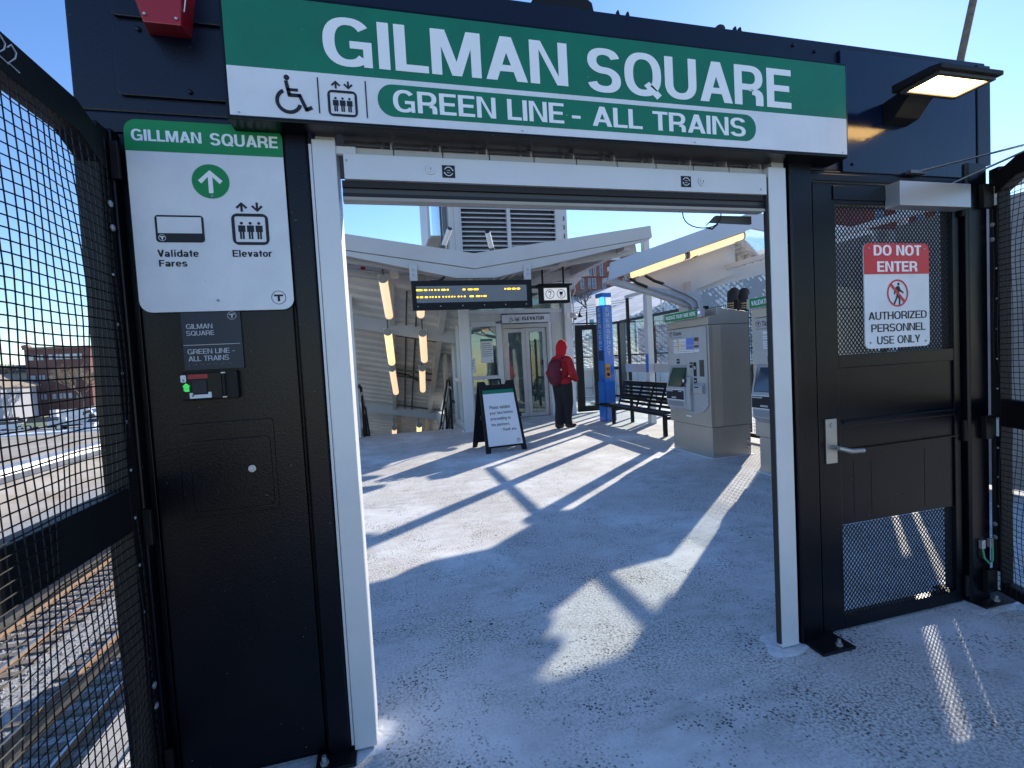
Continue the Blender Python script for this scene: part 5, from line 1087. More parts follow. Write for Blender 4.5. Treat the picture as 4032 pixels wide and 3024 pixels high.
caps([(ll(-.015, 0, 1.50), ll(.0, 0, 1.58), .105, .108), (ll(.0, 0, 1.60), ll(.02, 0, 1.67), .112, .118), (ll(.02, 0, 1.665), ll(.03, 0, 1.705), .122, .105), (ll(-.01, 0, 1.765), ll(-.01, 0, 1.79), .03, .022)], 'hat', REDH, PE, .010, 3)
caps([(ll(-.15, .06, .06), ll(.02, .075, .045), .055, .045)], 'shoe', SHOE, PE, .010, 3); caps([(ll(.02, -.06, .06), ll(.2, -.09, .045), .055, .045)], 'shoe', SHOE, PE, .010, 3)
BP = thing('backpack', 'dark maroon backpack worn on the back of the person in red', 'backpack', (PX-.18, PY-.1, 1.2), 28)
def lc(v): return WM[PE.name] @ Vector(v)
def world_caps(segs, name, mt, par, **k):
    inv = WM[par.name].inverted(); return caps([(inv @ lc(a), inv @ lc(b), ra, rb) for a, b, ra, rb in segs], name, mt, par, **k)
world_caps([(ll(-.22, 0, 1.03), ll(-.22, 0, 1.28), .15, .135), (ll(-.27, 0, 1.08), ll(-.26, 0, 1.2), .13, .12), (ll(-.17, -.06, 1.34), ll(-.17, .06, 1.34), .07, .07)], 'pack_body', PACK, BP, voxel=.014, smooth_it=5)
world_caps([(ll(-.12, -.115, 1.43), ll(.03, -.125, 1.47), .022, .022), (ll(.03, -.125, 1.47), ll(.13, -.13, 1.36), .022, .02), (ll(.13, -.13, 1.36), ll(.10, -.16, 1.16), .02, .02), (ll(.10, -.16, 1.16), ll(-.14, -.16, 1.02), .02, .014)], 'strap', PACK, BP, voxel=.009, smooth_it=2)
p = MB(); c0 = lc(ll(-.20, -.155, 1.2)); p.sphere(c0, .02, 8); p.build('key_tag', mat('pale_tag', (.6, .55, .5), .5), BP, smooth=True)
GL = thing('gloves', 'black gloves sticking out of the back pocket of the person in red', 'gloves', (PX-.2, PY-.1, .95), 28)
world_caps([(ll(-.17, 0, .92), ll(-.22, 0, .965), .03, .035), (ll(-.22, .0, .965), ll(-.30, .02, 1.0), .014, .011), (ll(-.22, 0, .965), ll(-.31, -.0, .965), .014, .011), (ll(-.22, 0, .955), ll(-.30, -.02, .93), .014, .011), (ll(-.21, 0, .95), ll(-.27, -.03, .90), .014, .011), (ll(-.2, .0, .98), ll(-.24, .02, 1.03), .013, .011)], 'glove', BLACKM, GL, voxel=.007, smooth_it=2)

# ================================================================== BLACK FRAMED GATE LEAF, WINDSCREENS, FENCES
FP = thing('framed_panel', 'narrow black framed glass panel standing between the elevator and the blue column', 'panel', (5.05, 11.7, 0))
p = MB(); p.box((4.73, 11.68, .03), (4.93, 11.74, 2.25)); p.build('frame_stile', BLACKM, FP, bevel=.004); p = MB(); p.box((5.21, 11.68, .03), (5.34, 11.74, 2.25)); p.build('frame_stile', BLACKM, FP, bevel=.004)
p = MB(); p.box((4.931, 11.685, 2.12), (5.209, 11.735, 2.25)); p.box((4.931, 11.685, .03), (5.209, 11.735, .17)); p.build('frame_rail', BLACKM, FP, bevel=.004)
p = MB(); p.box((4.931, 11.70, .171), (5.209, 11.712, 2.119)); p.build('glass_pane', GLS, FP)
def windscreen(y0, y1, lab, ztop=2.58, strip=False):
    t = thing('windscreen', lab, 'windscreen', (7.7, y0, 0), 0, 'glazed windscreens along the right side')
    p = MB(); p.box((7.66, y0, .01), (7.73, y0+.07, ztop)); p.build('frame_stile', BLACKM, t); p = MB(); p.box((7.66, y1-.07, .01), (7.73, y1, ztop)); p.build('frame_stile', BLACKM, t)
    p = MB(); p.box((7.661, y0+.071, ztop-.08), (7.729, y1-.071, ztop)); p.build('frame_rail', BLACKM, t); p = MB(); p.box((7.661, y0+.071, .01), (7.729, y1-.071, .08)); p.build('frame_rail', BLACKM, t)
    p = MB(); p.box((7.69, y0+.071, .081), (7.70, y1-.071, ztop-.081)); p.build('glass_pane', GLS, t)
    p = MB(); p.box((7.68, y0+.051, .95), (7.71, y1-.051, 1.05)); p.build('mid_rail', BLACKM, t)
    if strip: p = MB(); p.box((7.63, y1-.42, .1), (7.655, y1-.10, ztop-.1)); p.build('louvred_post', DARKG, t)
    return t
windscreen(13.30, 15.0, 'glazed windscreen left of the silver post behind the bench', strip=True)
windscreen(11.3, 13.0, 'glazed windscreen right of the silver post behind the bench')
windscreen(15.1, 15.9, 'glazed windscreen just behind the blue column')
for (y, lab) in ((8.93, 'silver post with blue mark between two windscreens behind the bench'), (7.70, 'grey post just left of the canopy column, behind the first ticket machine')):
    p = MB(); p.box((5.15, y-.07, 0), (5.27, y+.07, 3.75 if y > 8 else 2.72)); sp_ = tag(p.build('silver_post', ALUW, bevel=.005), lab, 'post')
    if y > 8: q = MB(); q.box((5.143, y-.05, 1.05), (5.149, y+.05, 1.42)); q.build('blue_mark', BLUE, sp_)
for (y, ) in ((12.7,), (12.5,)):
    p = MB(); p.tube([(7.85, y, 3.1), (7.85, y, 2.62), (7.9, y-.08, 2.48), (7.97, y-.58, 2.43)], .025, 8); tag(p.build('steel_conduit', STEELG, smooth=True), 'bent steel conduit hanging beside the silver post' + (' (outer one)' if y < 12.6 else ' (inner one)'), 'conduit', 'bent conduits beside the silver post')
# side mesh fence along the right
def mesh_fence(name, lab, pa, pb, z0, z1, cell, mt, rt=.0022, postgap=1.8, rails=(), railw=.06, post_w=.07, solid=None):
    t = thing(name, lab, 'fence', (pa[0], pa[1], 0))
    A_, B_ = Vector((pa[0], pa[1], 0)), Vector((pb[0], pb[1], 0)); L_ = (B_-A_).length; dr = (B_-A_).normalized(); n = max(1, round(L_/postgap))
    for i in range(n+1):
        c = A_+dr*(L_*i/n); p = MB(); p.bar((c.x, c.y, z0-.1), (c.x, c.y, z1+.03), post_w); p.build('fence_post', mt, t)
    for z in rails:
        p = MB(); p.bar((A_.x, A_.y, z), (B_.x, B_.y, z), railw, railw); p.build('fence_rail', mt, t)
    q = MB(); k = 0; off = Vector((0, 0, 0))
    while k*cell < L_:
        c = A_+dr*k*cell; q.bar((c.x, c.y, z0), (c.x, c.y, z1), rt*2); k += 1
    z = z0
    while z < z1: q.bar((A_.x+.003, A_.y, z), (B_.x+.003, B_.y, z), rt*2); z += cell
    q.build('wire_mesh', mt, t, kind='stuff')
    if solid: p = MB(); p.bar((A_.x+.03, A_.y, (solid[0]+solid[1])/2), (B_.x+.03, B_.y, (solid[0]+solid[1])/2), .02, solid[1]-solid[0]); p.build('kick_panel', mt, t)
    return t
mesh_fence('side_fence', 'tall black mesh fence along the right side behind the ticket machines', (5.36, 5.75), (5.36, 7.3), .08, 2.15, .05, BLACKM, .0024, .78, (.10,))
mesh_fence('street_fence', 'low black rail fence in front of the pale stone wall', (6.2, 16.7), (17.6, 16.7), 1.15, 2.6, .1, BLACKM, .002, 1.95, (2.65, 1.42), .05, .06)
# insulated pipes behind the machine
for i, (x, y) in enumerate(((5.62, 6.95), (5.86, 7.0))):
    f_ = thing('insulated_pipe', ('left' if i == 0 else 'right')+' of the two black wrapped pipes rising behind the first ticket machine', 'pipe', (x, y, 0), 0, 'black wrapped pipes behind the ticket machine')
    p = MB(); p.tube([(x, y, .0), (x, y, 2.25), (x+.03, y+.04, 2.33), (x+.12, y+.1, 2.37)], .085, 14); p.build('pipe_wrap', RUB, f_, smooth=True)
    for z in (2.08, 2.12, 2.16): p = MB(); p.tube([(x, y, z), (x, y, z+.022)], .091, 14); p.build('clamp_band', mat('brass_band', (.35, .28, .14), .4, .7), f_)

# added deck-edge panels shading the floor, slits for sun streaks, and the long top rail
WP = thing('panel_screen', 'dark panel screen added along the deck edge to shade the floor, seen through the mesh of the service door', 'screen', (5.36, 4, 0))
for (y0, y1) in ((2.75, 4.06), (4.17, 4.25), (4.36, 5.72)):
    p = MB(); p.box((5.33, y0, .04), (5.39, y1, 2.62)); p.build('shade_panel', mat('screen_grey_brown', (.26, .25, .25), .6, col2=(.20, .19, .19), scale=3), WP, bevel=.005)
p = MB(); p.box((5.32, 2.75, 2.69), (5.38, 10.1, 2.755)); p.build('top_rail', ALUW, WP)
p = MB(); p.box((5.275, 7.86, 1.04), (5.30, 10.1, 1.22)); p.build('mid_rail', CANO, WP)
for y in (2.78, 5.72, 7.9, 10.05): p = MB(); p.box((5.33, y-.03, .0), (5.385, y+.03, 2.689)); p.build('rail_post', BLACKM, WP)
US = thing('shade_wall', 'high grey wall added out of view behind the header to shade the floor', 'screen wall', (7.5, 6.7, 0))  # unseen wall added to keep sun off the foreground floor
p = MB(); p.prism([(5.5, 3.95), (7.75, 3.95), (7.75, 4.65), (8.55, 4.65), (8.55, 6.0), (6.4, 5.7), (5.5, 5.1)], 7.42, 7.56, 'x'); p.build('wall_panel', CANO, US); 
for y in (5.6, 7.65): p = MB(); p.box((7.45, y-.05, 0), (7.55, y+.05, 3.95)); p.build('wall_post', CANO, US)
# ================================================================== GROUND, TRACKS
DIRT = mat('winter_field', (.30, .25, .19), .95, col2=(.42, .38, .33), scale=.25, bump=.4, bscale=4)
BALL = mat('ballast', (.24, .23, .22), .95, col2=(.40, .39, .37), scale=14, bump=1.0, bscale=18, mixlo=.45, mixhi=.55)
def sheet(name, xs, ys, hf, mt):
    q = MB(); nx, ny = len(xs), len(ys)
    q.add([(x, y, hf(x, y)) for y in ys for x in xs], [(j*nx+i, j*nx+i+1, (j+1)*nx+i+1, (j+1)*nx+i) for j in range(ny-1) for i in range(nx-1)])
    return structure(q.build(name, mt, smooth=True))
def hl(x, y):
    if x > -24: return -6.35
    if x > -29: return -6.35+(-24-x)/5*1.65
    return -4.7+.15*math.sin(x*.13)*math.cos(y*.11)
sheet('ground', [-900, -500, -260, -160, -110, -80, -60, -50, -42, -36, -32, -29, -27.5, -26, -24, -20, -10, 0, 8, 14, 30, 60, 200, 900], [-60, -20, 0, 15, 25, 35, 45, 60, 75, 90, 110, 150, 250, 500, 1200], hl, DIRT)
q = MB(); q.box((-21, -30, -6.34), (-1.4, 140, -6.30)); structure(q.build('track_bed', BALL))
# loose ballast stones near the camera (one uncountable mass)
q = MB(); rnd = random.Random(11)
for i in range(9000):
    x = rnd.uniform(-13.5, -3.0); y = rnd.uniform(4, 26); r = rnd.uniform(.02, .05); z = -6.30+r*.4; a = rnd.uniform(0, 6.28)
    c, s = math.cos(a)*r, math.sin(a)*r
    q.add([(x+c, y+s, z), (x-s, y+c, z+r*.2), (x-c, y-s, z), (x+s, y-c, z-r*.2), (x+r*.2, y, z+r*.9)], [(0,1,4),(1,2,4),(2,3,4),(3,0,4)])
q.build('ballast_stones', mat('ballast_stone', (.30, .29, .28), .9, col2=(.48, .46, .44), scale=3), kind='stuff')
RAIL = mat('rusty_rail', (.24, .155, .10), .75, col2=(.30, .20, .13), scale=6); RTOP = mat('polished_rail_head', (.45, .46, .48), .25, .9); TIE = mat('timber_tie', (.13, .105, .085), .9, col2=(.19, .16, .13), scale=5)
def track(name, xa, lab):
    t = thing(name, lab, 'railway track', (xa, 10, -6.3))
    for k in range(62):
        y = 2+k*.60; p = MB(); p.box((xa-.55, y, -6.31), (xa+1.98, y+.23, -6.24)); p.build('tie', TIE, t)
    for x in (xa, xa+1.435):
        p = MB(); p.box((x-.07, -20, -6.239), (x+.07, 120, -6.225)); p.box((x-.011, -20, -6.225), (x+.011, 120, -6.13)); p.box((x-.036, -20, -6.13), (x+.036, 120, -6.098)); rl = p.build('rail', RAIL, t)
        q = MB(); q.box((x-.03, -20, -6.0979), (x+.03, 120, -6.094)); q.build('rail_head', RTOP, rl)
        q = MB()
        for k in range(40):
            y = 4.08+k*.60
            for s in (-1, 1): q.box((x+s*.085-.03, y, -6.235), (x+s*.085+.03, y+.07, -6.19))
        q.build('rail_clips', RAIL, rl, kind='stuff')
track('railway_track', -12.0, 'far railway track with rusty rails seen through the left mesh')
track('railway_track', -8.35, 'near railway track with rusty rails at the bottom left through the mesh')
# cable and snowy ledge by the deck edge
p = MB(); p.tube([(-14.2, 0, -6.0), (-13.9, 20, -5.9), (-13.6, 50, -6.0)], .06, 6); tag(p.build('trackside_cable', RUB), 'dark cable running along the far side of the tracks', 'cable')
p = MB(); p.box((-3.1, 1.5, -3.2), (-1.06, 9, -2.3)); tag(p.build('bridge_ledge', CONC), 'concrete ledge below the deck edge seen at bottom left through the mesh', 'ledge')
p = MB(); p.prism([(-3.0, 4.6), (-2.4, 4.9), (-2.0, 5.6), (-2.1, 6.6), (-2.8, 7.0), (-3.0, 6)], -2.299, -2.24, 'z'); structure(p.build('snow_patch', SNOW, bevel=.02))
# deck parapet and galvanised guard rail left
GR = thing('guard_rail', 'galvanised guard rail outside the left mesh gate', 'railing', (-1.3, 2, 0))
for z, r in ((1.12, .032), (.62, .025), (.16, .025)):
    p = MB(); p.tube([(-1.32, -1.0, z), (-1.32, 10.6, z)], r, 8); p.build('rail', STEELG if z > 1 else BLACKM, GR, smooth=True)
for y in (-.9, 2.9, 5.9, 8.9): p = MB(); p.box((-1.35, y, -.4), (-1.29, y+.06, 1.10)); p.build('rail_post', BLACKM, GR)
p = MB(); p.box((-1.22, -6, -.45), (-1.055, 10.8, -.02)); tag(p.build('deck_kerb', CONC), 'concrete edge beam of the deck below the guard rail', 'edge beam')

# ================================================================== RIGHT: barrier, stone slope, snow bank, street things
structure(MB().box((6.91, 10.9, -.45), (19, 16.9, -.01)).build('outer_deck', FLOOR)); structure(MB().box((6.91, -6, -.45), (13.5, 10.89, -.01)).build('outer_deck', FLOOR))
BR = thing('panel_barrier', 'pale metal panel barrier with flat coping below the stone slope', 'barrier', (5.5, 16.2, 0))
p = MB(); p.box((5.3, 16.1, .95), (19.0, 16.4, 1.04)); p.build('coping', mat('pale_coping', (.62, .63, .62), .6), BR, bevel=.004)
x = 5.35
while x < 18.2: p = MB(); p.box((x, 16.18, .04), (x+.88, 16.3, .945)); p.build('panel', mat('pale_barrier_panel', (.52, .55, .60), .5, col2=(.46, .49, .54), scale=2), BR, bevel=.006); x += .90
p = MB(); p.tube([(5.3, 16.13, .35), (18.4, 16.13, .33)], .02, 6); p.build('panel_pipe', STEELG, BR)
def top_z(x): return 2.1+.33*(x-8.4) if x < 26 else 7.9
SB = mat('snowy_bank', (.42, .42, .42), .85, col2=(.62, .64, .67), scale=.7, bump=.5, bscale=3)
xs = [5, 7, 8.4, 10, 12, 14, 17, 20, 23, 26, 35, 50, 80, 140]
def hb(x, y):
    t = max(0., min(1., (y-17.5)/5)); z0 = .9; zt = max(1.6, top_z(x)); b = z0+(zt-z0)*t
    return b+max(0, y-22.5)*.05
sheet('snow_bank', xs, [22.49, 25, 30, 36, 45, 58, 80, 120], lambda x, y: hb(x, y), SB)
sheet('revetment_bed', xs, [17.5, 20, 22.5], lambda x, y: hb(x, y), mat('stone_bed', (.30, .29, .27), .9))
structure(MB().box((5, 17.3, -2), (80, 17.5, .9)).build('revetment_toe', CONC))
q = MB(); rnd = random.Random(4)
x = 6.5
while x < 24:
    y = 17.55
    while y < 22.45:
        w_, dd = rnd.uniform(.18, .30), rnd.uniform(.20, .34); z = hb(x, y); z2 = hb(x, y+dd*.85); h_ = rnd.uniform(.04, .12); j = lambda: rnd.uniform(-.02, .02)
        q.add([(x+j(), y, z), (x+w_*.9, y+j(), z), (x+w_*.9, y+dd*.85, z2), (x+j(), y+dd*.85, z2), (x+w_*.1, y+dd*.08, z+h_), (x+w_*.78, y+dd*.1, z+h_+j()), (x+w_*.75, y+dd*.75, z2+h_+j()), (x+w_*.12, y+dd*.7, z2+h_)], [(4,5,6,7),(0,1,5,4),(1,2,6,5),(2,3,7,6),(3,0,4,7)])
        y += dd
    x += .27
q.build('stone_facing', mat('pale_stone', (.60, .57, .51), .85, col2=(.78, .76, .72), scale=1.5), kind='stuff')
# stepped handrails on the bank
for k, nm_ in enumerate(('lowest', 'second lowest', 'middle', 'second highest', 'highest')):
    p = MB(); z = 4.05+k*.16; p.bar((12.0, 30+k*.2, z), (17.5, 30+k*.2, z+.7), .06, .05)
    tag(p.build('bank_rail', mat('pale_rail', (.55, .54, .50), .6)), nm_+' of five stacked pale rails on the snowy bank behind the blue column', 'rail', 'stacked rails on the snowy bank')
# street lamp, green sign
SL_ = thing('street_lamp', 'dark gooseneck street lamp behind the framed panel', 'street lamp', (10.83, 25, 2.2))
p = MB(); p.tube([(10.83, 25, 2.2), (10.86, 25, 3.9)], .045, 8); p.build('pole', BLACKM, SL_, smooth=True)
p = MB(); p.tube([(10.86, 25, 3.7), (10.88, 25, 4.05), (10.80, 25, 4.2), (10.65, 25, 4.2), (10.52, 25, 4.05), (10.45, 25, 3.85)], .022, 8); p.build('neck', BLACKM, SL_, smooth=True)
p = MB(); p.tube([(10.45, 25, 3.86), (10.45, 25, 3.78), (10.45, 25, 3.64), (10.45, 25, 3.62)], [.04, .06, .17, .17], 14); p.build('lamp_shade', BLACKM, SL_, smooth=True)
p = MB(); p.tube([(11.16, 25.05, 3.0), (11.16, 25.05, 3.48)], .02, 6); p.box((11.02, 25.02, 3.18), (11.28, 25.04, 3.48)); tag(p.build('teal_box_sign', mat('teal_sign', (.10, .32, .30), .4)), 'small teal sign on a post behind the black framed panel', 'sign')
for (x, y, h_) in ((10.95, 25.4, 1.9), (13.5, 31, 2.4)):
    pass

# ================================================================== BRICK SCHOOL
BRK = mat('red_brick', (.20, .075, .055), .85, col2=(.26, .11, .085), scale=.9, bump=.2, bscale=8); BRK2 = mat('dark_brick_band', (.15, .06, .045), .85); WIN = mat('window_blue_glass', (.05, .10, .18), .08, .3, spec=1.); WFR = mat('window_frame_grey', (.35, .36, .38), .5); OPN = mat('dark_opening', (.035, .03, .03), .7)
SC_ = thing('school_building', 'red brick school with narrow paired windows and dark arcade beyond the canopies', 'building', (40, 60, 2))
p = MB(); p.box((20, 60.0, 9.63), (80, 78, 14.9)); p.box((20, 61.6, 2), (80, 78, 9.629)); p.build('wall', BRK, SC_)
p = MB(); p.box((19.9, 59.9, 14.9), (80.1, 78.1, 15.15)); p.build('coping', WFR, SC_)
p = MB(); p.box((29.2, 59.5, 14.0), (31.0, 60.5, 15.6)); p.build('roof_vent', mat('pale_vent', (.6, .58, .52), .6), SC_)
for x0, x1 in ((20, 23.9), (25.9, 26.5), (27.9, 30.0), (31.9, 33.2), (36, 37.5), (41, 42.5), (46, 47.5), (51, 52.5), (56, 57.5), (61, 62.5), (68, 69)):
    p = MB(); p.box((x0, 60.0, 2), (x1, 60.9, 9.62)); p.build('pillar', BRK, SC_)
p = MB(); p.box((20, 59.96, 11.75), (80, 59.999, 11.88)); p.build('brick_band', BRK2, SC_)
def win(x0, x1, z0, z1, par=SC_, y=60., mt=WIN, d_=.12, fr=.08):
    p = MB(); p.frame(x0, x1, z0, z1, fr, y-.05, y-.004); f_ = p.build('window', WFR, par)
    p = MB(); p.box((x0+fr, y-.035, z0+fr), (x1-fr, y-.02, z1-fr)); p.build('pane', mt, f_)
    p = MB(); p.box((x0+fr, y-.05, (z0+z1)/2-.03), (x1-fr, y-.036, (z0+z1)/2+.03)); p.build('glazing_bar', WFR, f_)
R1 = [(24.2, 24.6), (25.1, 25.6), (26.5, 27.0), (27.3, 27.65), (28.2, 28.65)]; R2 = [(24.0, 24.45), (25.4, 25.9), (26.5, 26.85), (27.05, 27.6), (28.5, 29.0), (29.7, 30.05), (30.2, 30.7), (31.5, 31.9)]
for k in range(1, 8):
    for a, b in ((1.2, 1.65), (2.4, 2.8), (4.1, 4.6), (5.2, 5.5)): R1.append((26+k*6.3+a, 26+k*6.3+b)); R2.append((26.4+k*6.3+a, 26.4+k*6.3+b))
for a, b in R1: win(a, b, 12.0, 14.3)
for a, b in R2: win(a, b, 10.35, 11.70)
for k in range(12): win(24.4+k*4, 25.6+k*4, 4.5, 8.2, y=61.6, mt=OPN)
# second brick block to the right, higher on the hill
S2_ = thing('brick_block', 'tall dark red brick block seen through the mesh of the service door', 'building', (64, 47, 4))
p = MB(); p.box((56, 46, 4), (70, 60, 19)); p.build('wall', mat('maroon_brick', (.13, .04, .045), .85, col2=(.17, .06, .06), scale=.8), S2_)
p = MB(); p.box((55.9, 45.9, 19), (70.1, 60.1, 19.4)); p.build('coping', WFR, S2_)
for k in range(4):
    for j in range(4): win(57.3+k*3.2, 58.6+k*3.2, 6+j*3.2, 8+j*3.2, S2_, 46.)
S3_ = thing('brick_terrace', 'long low red brick building beyond the right mesh gate', 'building', (60, 26, 1))
p = MB(); p.box((44, 26, .0), (90, 40, 7.4)); p.build('wall', BRK, S3_)
p = MB(); p.box((43.8, 25.8, 7.4), (90.2, 40.2, 7.8)); p.build('coping', WFR, S3_)
for (x) in (52.5,): p = MB(); p.box((x, 27, 7.8), (x+2.2, 29, 11.6)); p.box((x-.1, 26.9, 11.2), (x+2.3, 29.1, 11.45)); p.build('chimney', mat('brown_brick', (.13, .10, .08), .9), S3_)
for k in range(14):
    for j in range(2): win(45.2+k*3.1, 46.5+k*3.1, 1.6+j*2.8, 3.1+j*2.8, S3_, 26.)
structure(MB().box((14, 3, .3), (60, 25.5, .6)).build('street', mat('salted_street', (.40, .40, .42), .8, col2=(.55, .56, .6), scale=.8)))
mesh_fence('boundary_fence', 'black mesh boundary fence beyond the right gate leaf', (9.0, -1.0), (9.0, 10.5), .1, .95, .07, BLACKM, .004, 2.1, (1.0, .55, .12), .06, .07)
p = MB(); p.bar((5.36, 2.2, 2.2), (5.36, -.5, 2.2), .05, .05); p.bar((5.36, 2.2, 1.15), (5.36, -.5, 1.15), .05, .05); p.bar((5.36, -.5, 0), (5.36, -.5, 2.25), .07); tag(p.build('rail_frame', BLACKM), 'black rail frame standing beyond the right mesh gate', 'railing')

# ================================================================== VEHICLES
TYRE = mat('tyre', (.02, .02, .02), .85); RIM = mat('wheel_rim', (.4, .4, .42), .3, .8); CGL = mat('car_glass', (.02, .03, .045), .08, spec=.9); LAMP = mat('car_lamp', (.5, .45, .4), .2); TAIL = mat('tail_lamp', (.4, .02, .02), .3)
def vehicle(kind, label, loc, rz, paint, group=None, cat='car'):
    """length along local X, wheels on z=0"""
    t = thing(kind, label, cat, loc, rz, group)
    def B(nm, mt, mb, par=t, **k): return mb.build(nm, mt, par, local=True, **k)
    if kind in ('parked_car', 'parked_suv'):
        H_ = 1.45 if kind == 'parked_car' else 1.75
        prof = [(-2.25, .35), (-2.28, .75), (-2.1, .95), (-1.5, 1.0), (1.0, 1.0), (1.9, .88), (2.2, .72), (2.22, .35)]
        p = MB(); p.prism(prof, -.88, .88); B('body', paint, p, bevel=.06)
        cab = [(-1.75 if kind == 'parked_suv' else -1.5, .99), (-1.5 if kind == 'parked_suv' else -.9, H_-.03), (-.2, H_), (.35, H_-.04), (1.05, .99)]
        p = MB(); p.prism(cab, -.76, .76); B('windows', CGL, p, bevel=.05)
        p = MB(); p.prism([(-.95, H_-.03), (-.2, H_+.015), (.38, H_-.03), (.38, H_+.01), (-.2, H_+.045), (-.95, H_+.01)], -.74, .74); B('roof', paint, p)
        ws = (-1.4, 1.4); L_ = 2.25
    elif kind == 'parked_van':
        p = MB(); p.prism([(-2.7, .4), (-2.72, 2.35), (-2.5, 2.5), (1.3, 2.5), (1.8, 1.5), (2.6, 1.25), (2.7, .9), (2.7, .4)], -.98, .98); B('body', paint, p, bevel=.06)
        p = MB(); p.prism([(.35, 1.5), (.45, 2.25), (1.22, 2.25), (1.62, 1.5)], -.99, .99); B('side_window', CGL, p)
        p = MB(); p.add([(1.36, -.85, 2.38), (1.36, .85, 2.38), (1.84, .85, 1.53), (1.84, -.85, 1.53)], [(0, 1, 2, 3)]); B('windscreen', CGL, p)
        ws = (-1.7, 1.75); L_ = 2.7
    else:      # utility truck
        p = MB(); p.prism([(1.0, .5), (1.0, 2.0), (1.2, 2.15), (2.0, 2.15), (2.5, 1.35), (3.3, 1.2), (3.4, .5)], -.98, .98); B('cab', paint, p, bevel=.06)
        p = MB(); p.prism([(1.35, 1.35), (1.4, 2.0), (1.95, 2.0), (2.3, 1.35)], -.99, .99); B('side_window', CGL, p)
        p = MB(); p.box((-3.2, -1.0, .75), (.9, 1.0, 1.35)); B('utility_body', paint, p, bevel=.03)
        for k in range(3): p = MB(); p.box((-3.0+k*1.3, -1.01, .82), (-1.9+k*1.3, -1.0, 1.28)); B('locker_door', mat('locker_grey', (.5, .5, .5), .4), p)
        p = MB(); p.box((-3.3, -.9, .5), (3.2, .9, .72)); B('chassis', TYRE, p)
        p = MB(); p.box((-2.0, -.3, 1.36), (-1.4, .3, 1.9)); p.bar((-1.7, 0, 1.9), (1.2, 0, 2.7), .22, .25); p.box((-3.0, -.45, 1.9), (-2.3, .45, 2.9)); B('boom', paint, p, bevel=.03)
        ws = (-2.0, 2.5); L_ = 3.35
    for x in ws:
        for s in (-1, 1):
            p = MB(); r = .34 if kind != 'utility_truck' else .45
            p.tube([(x, s*.78, r), (x, s*.93, r)], r, 18); w_ = B('wheel', TYRE, p)
            p = MB(); p.tube([(x, s*.931, r), (x, s*.945, r)], r*.6, 14); B('rim', RIM, p, w_)
    for s in (-1, 1):
        p = MB(); p.box((L_-.06, s*.62-.14, .66), (L_+.0, s*.62+.14, .80)); B('headlight', LAMP, p); p = MB(); p.box((-L_-.02, s*.66-.12, .72), (-L_+.06, s*.66+.12, .88)); B('tail_light', TAIL, p)
    return t
PW = mat('white_car_paint', (.62, .63, .65), .25, coat=.4); PY_ = mat('pale_yellow_paint', (.62, .55, .28), .3, coat=.3); PG = mat('grey_car_paint', (.16, .17, .19), .25, coat=.4); PR = mat('red_car_paint', (.35, .03, .025), .3, coat=.3); PO = mat('orange_paint', (.6, .14, .03), .4)
GZ = -4.7
vehicle('utility_truck', 'white utility truck with boom parked beside the field', (-42.0, 82, GZ), 8, PW, None, 'truck')
vehicle('parked_car', 'white car parked at the right end of the lot in front of the truck', (-38.9, 80.5, GZ), 80, PW, 'vehicles parked in the lot')
vehicle('parked_van', 'white van parked behind the utility truck', (-45.6, 90, GZ), 5, PW, 'vehicles parked in the lot', 'van')
vehicle('parked_suv', 'pale yellow vehicle parked left of the utility truck', (-49.6, 88, GZ), 4, PY_, 'vehicles parked in the lot')
vehicle('parked_car', 'silver white car left of the yellow vehicle in the lot', (-53.5, 88, GZ), 2, PW, 'vehicles parked in the lot')
vehicle('parked_suv', 'dark red vehicle at the far left of the lot', (-55.5, 92, GZ), 20, PR, 'vehicles parked in the lot')
vehicle('parked_suv', 'grey vehicle in the back row under the tree', (-51.0, 97, GZ), 0, PG, 'vehicles parked in the lot')
vehicle('parked_van', 'white van in the back row near the brick building', (-46.8, 98, GZ), 180, PW, 'vehicles parked in the lot', 'van')
vehicle('parked_car', 'orange red car on the street beyond the right mesh gate', (31.5, 17.5, .6), 10, PO, None)
# lot surface and far bits
structure(MB().box((-75, 84.5, GZ-.05), (-30, 112, GZ+.17)).build('parking_lot', mat('snowy_lot', (.55, .55, .55), .8, col2=(.36, .35, .34), scale=.5)))
structure(MB().box((-70, 77.2, GZ-.05), (-30, 80.0, GZ+.175)).build('snow_strip', SNOW))
LBd = thing('brick_building', 'three storey dark brick building behind the bare tree at far left', 'building', (-56, 105, GZ))
p = MB(); p.box((-61.0, 105, GZ), (-51.4, 120, 8.1)); p.build('wall', mat('dark_red_brick', (.13, .06, .05), .9, col2=(.17, .085, .07), scale=.6), LBd)
p = MB(); p.box((-61.2, 104.85, 8.1), (-51.2, 120.2, 8.5)); p.build('cornice', mat('brown_cornice', (.20, .12, .09), .8), LBd)
p = MB(); p.prism([(-61.3, 8.5), (-60.2, 8.5), (-60.6, 9.0), (-61.2, 8.9)], 104.8, 106); p.build('corner_block', MATS['brown_cornice'], LBd)
for (a, b) in ((-60.4, -59.7), (-59.3, -58.9), (-58.7, -58.3), (-57.5, -56.9), (-56.5, -56.0), (-55.9, -55.4), (-55.1, -54.3), (-53.9, -53.2), (-52.85, -52.5)):
    for z in (6.2, 2.6, -.8): win(a, b, z, z+.95, LBd, 105., mat('pale_window', (.45, .5, .55), .2))
HS = thing('grey_house', 'low grey house with sloping roof left of the brick building', 'house', (-60, 93, GZ))
p = MB(); p.prism([(-66, GZ), (-57.5, GZ), (-57.5, 1.8), (-61, 3.6), (-66, 3.4)], 93, 101); p.build('wall', mat('grey_siding', (.32, .33, .36), .8), HS)
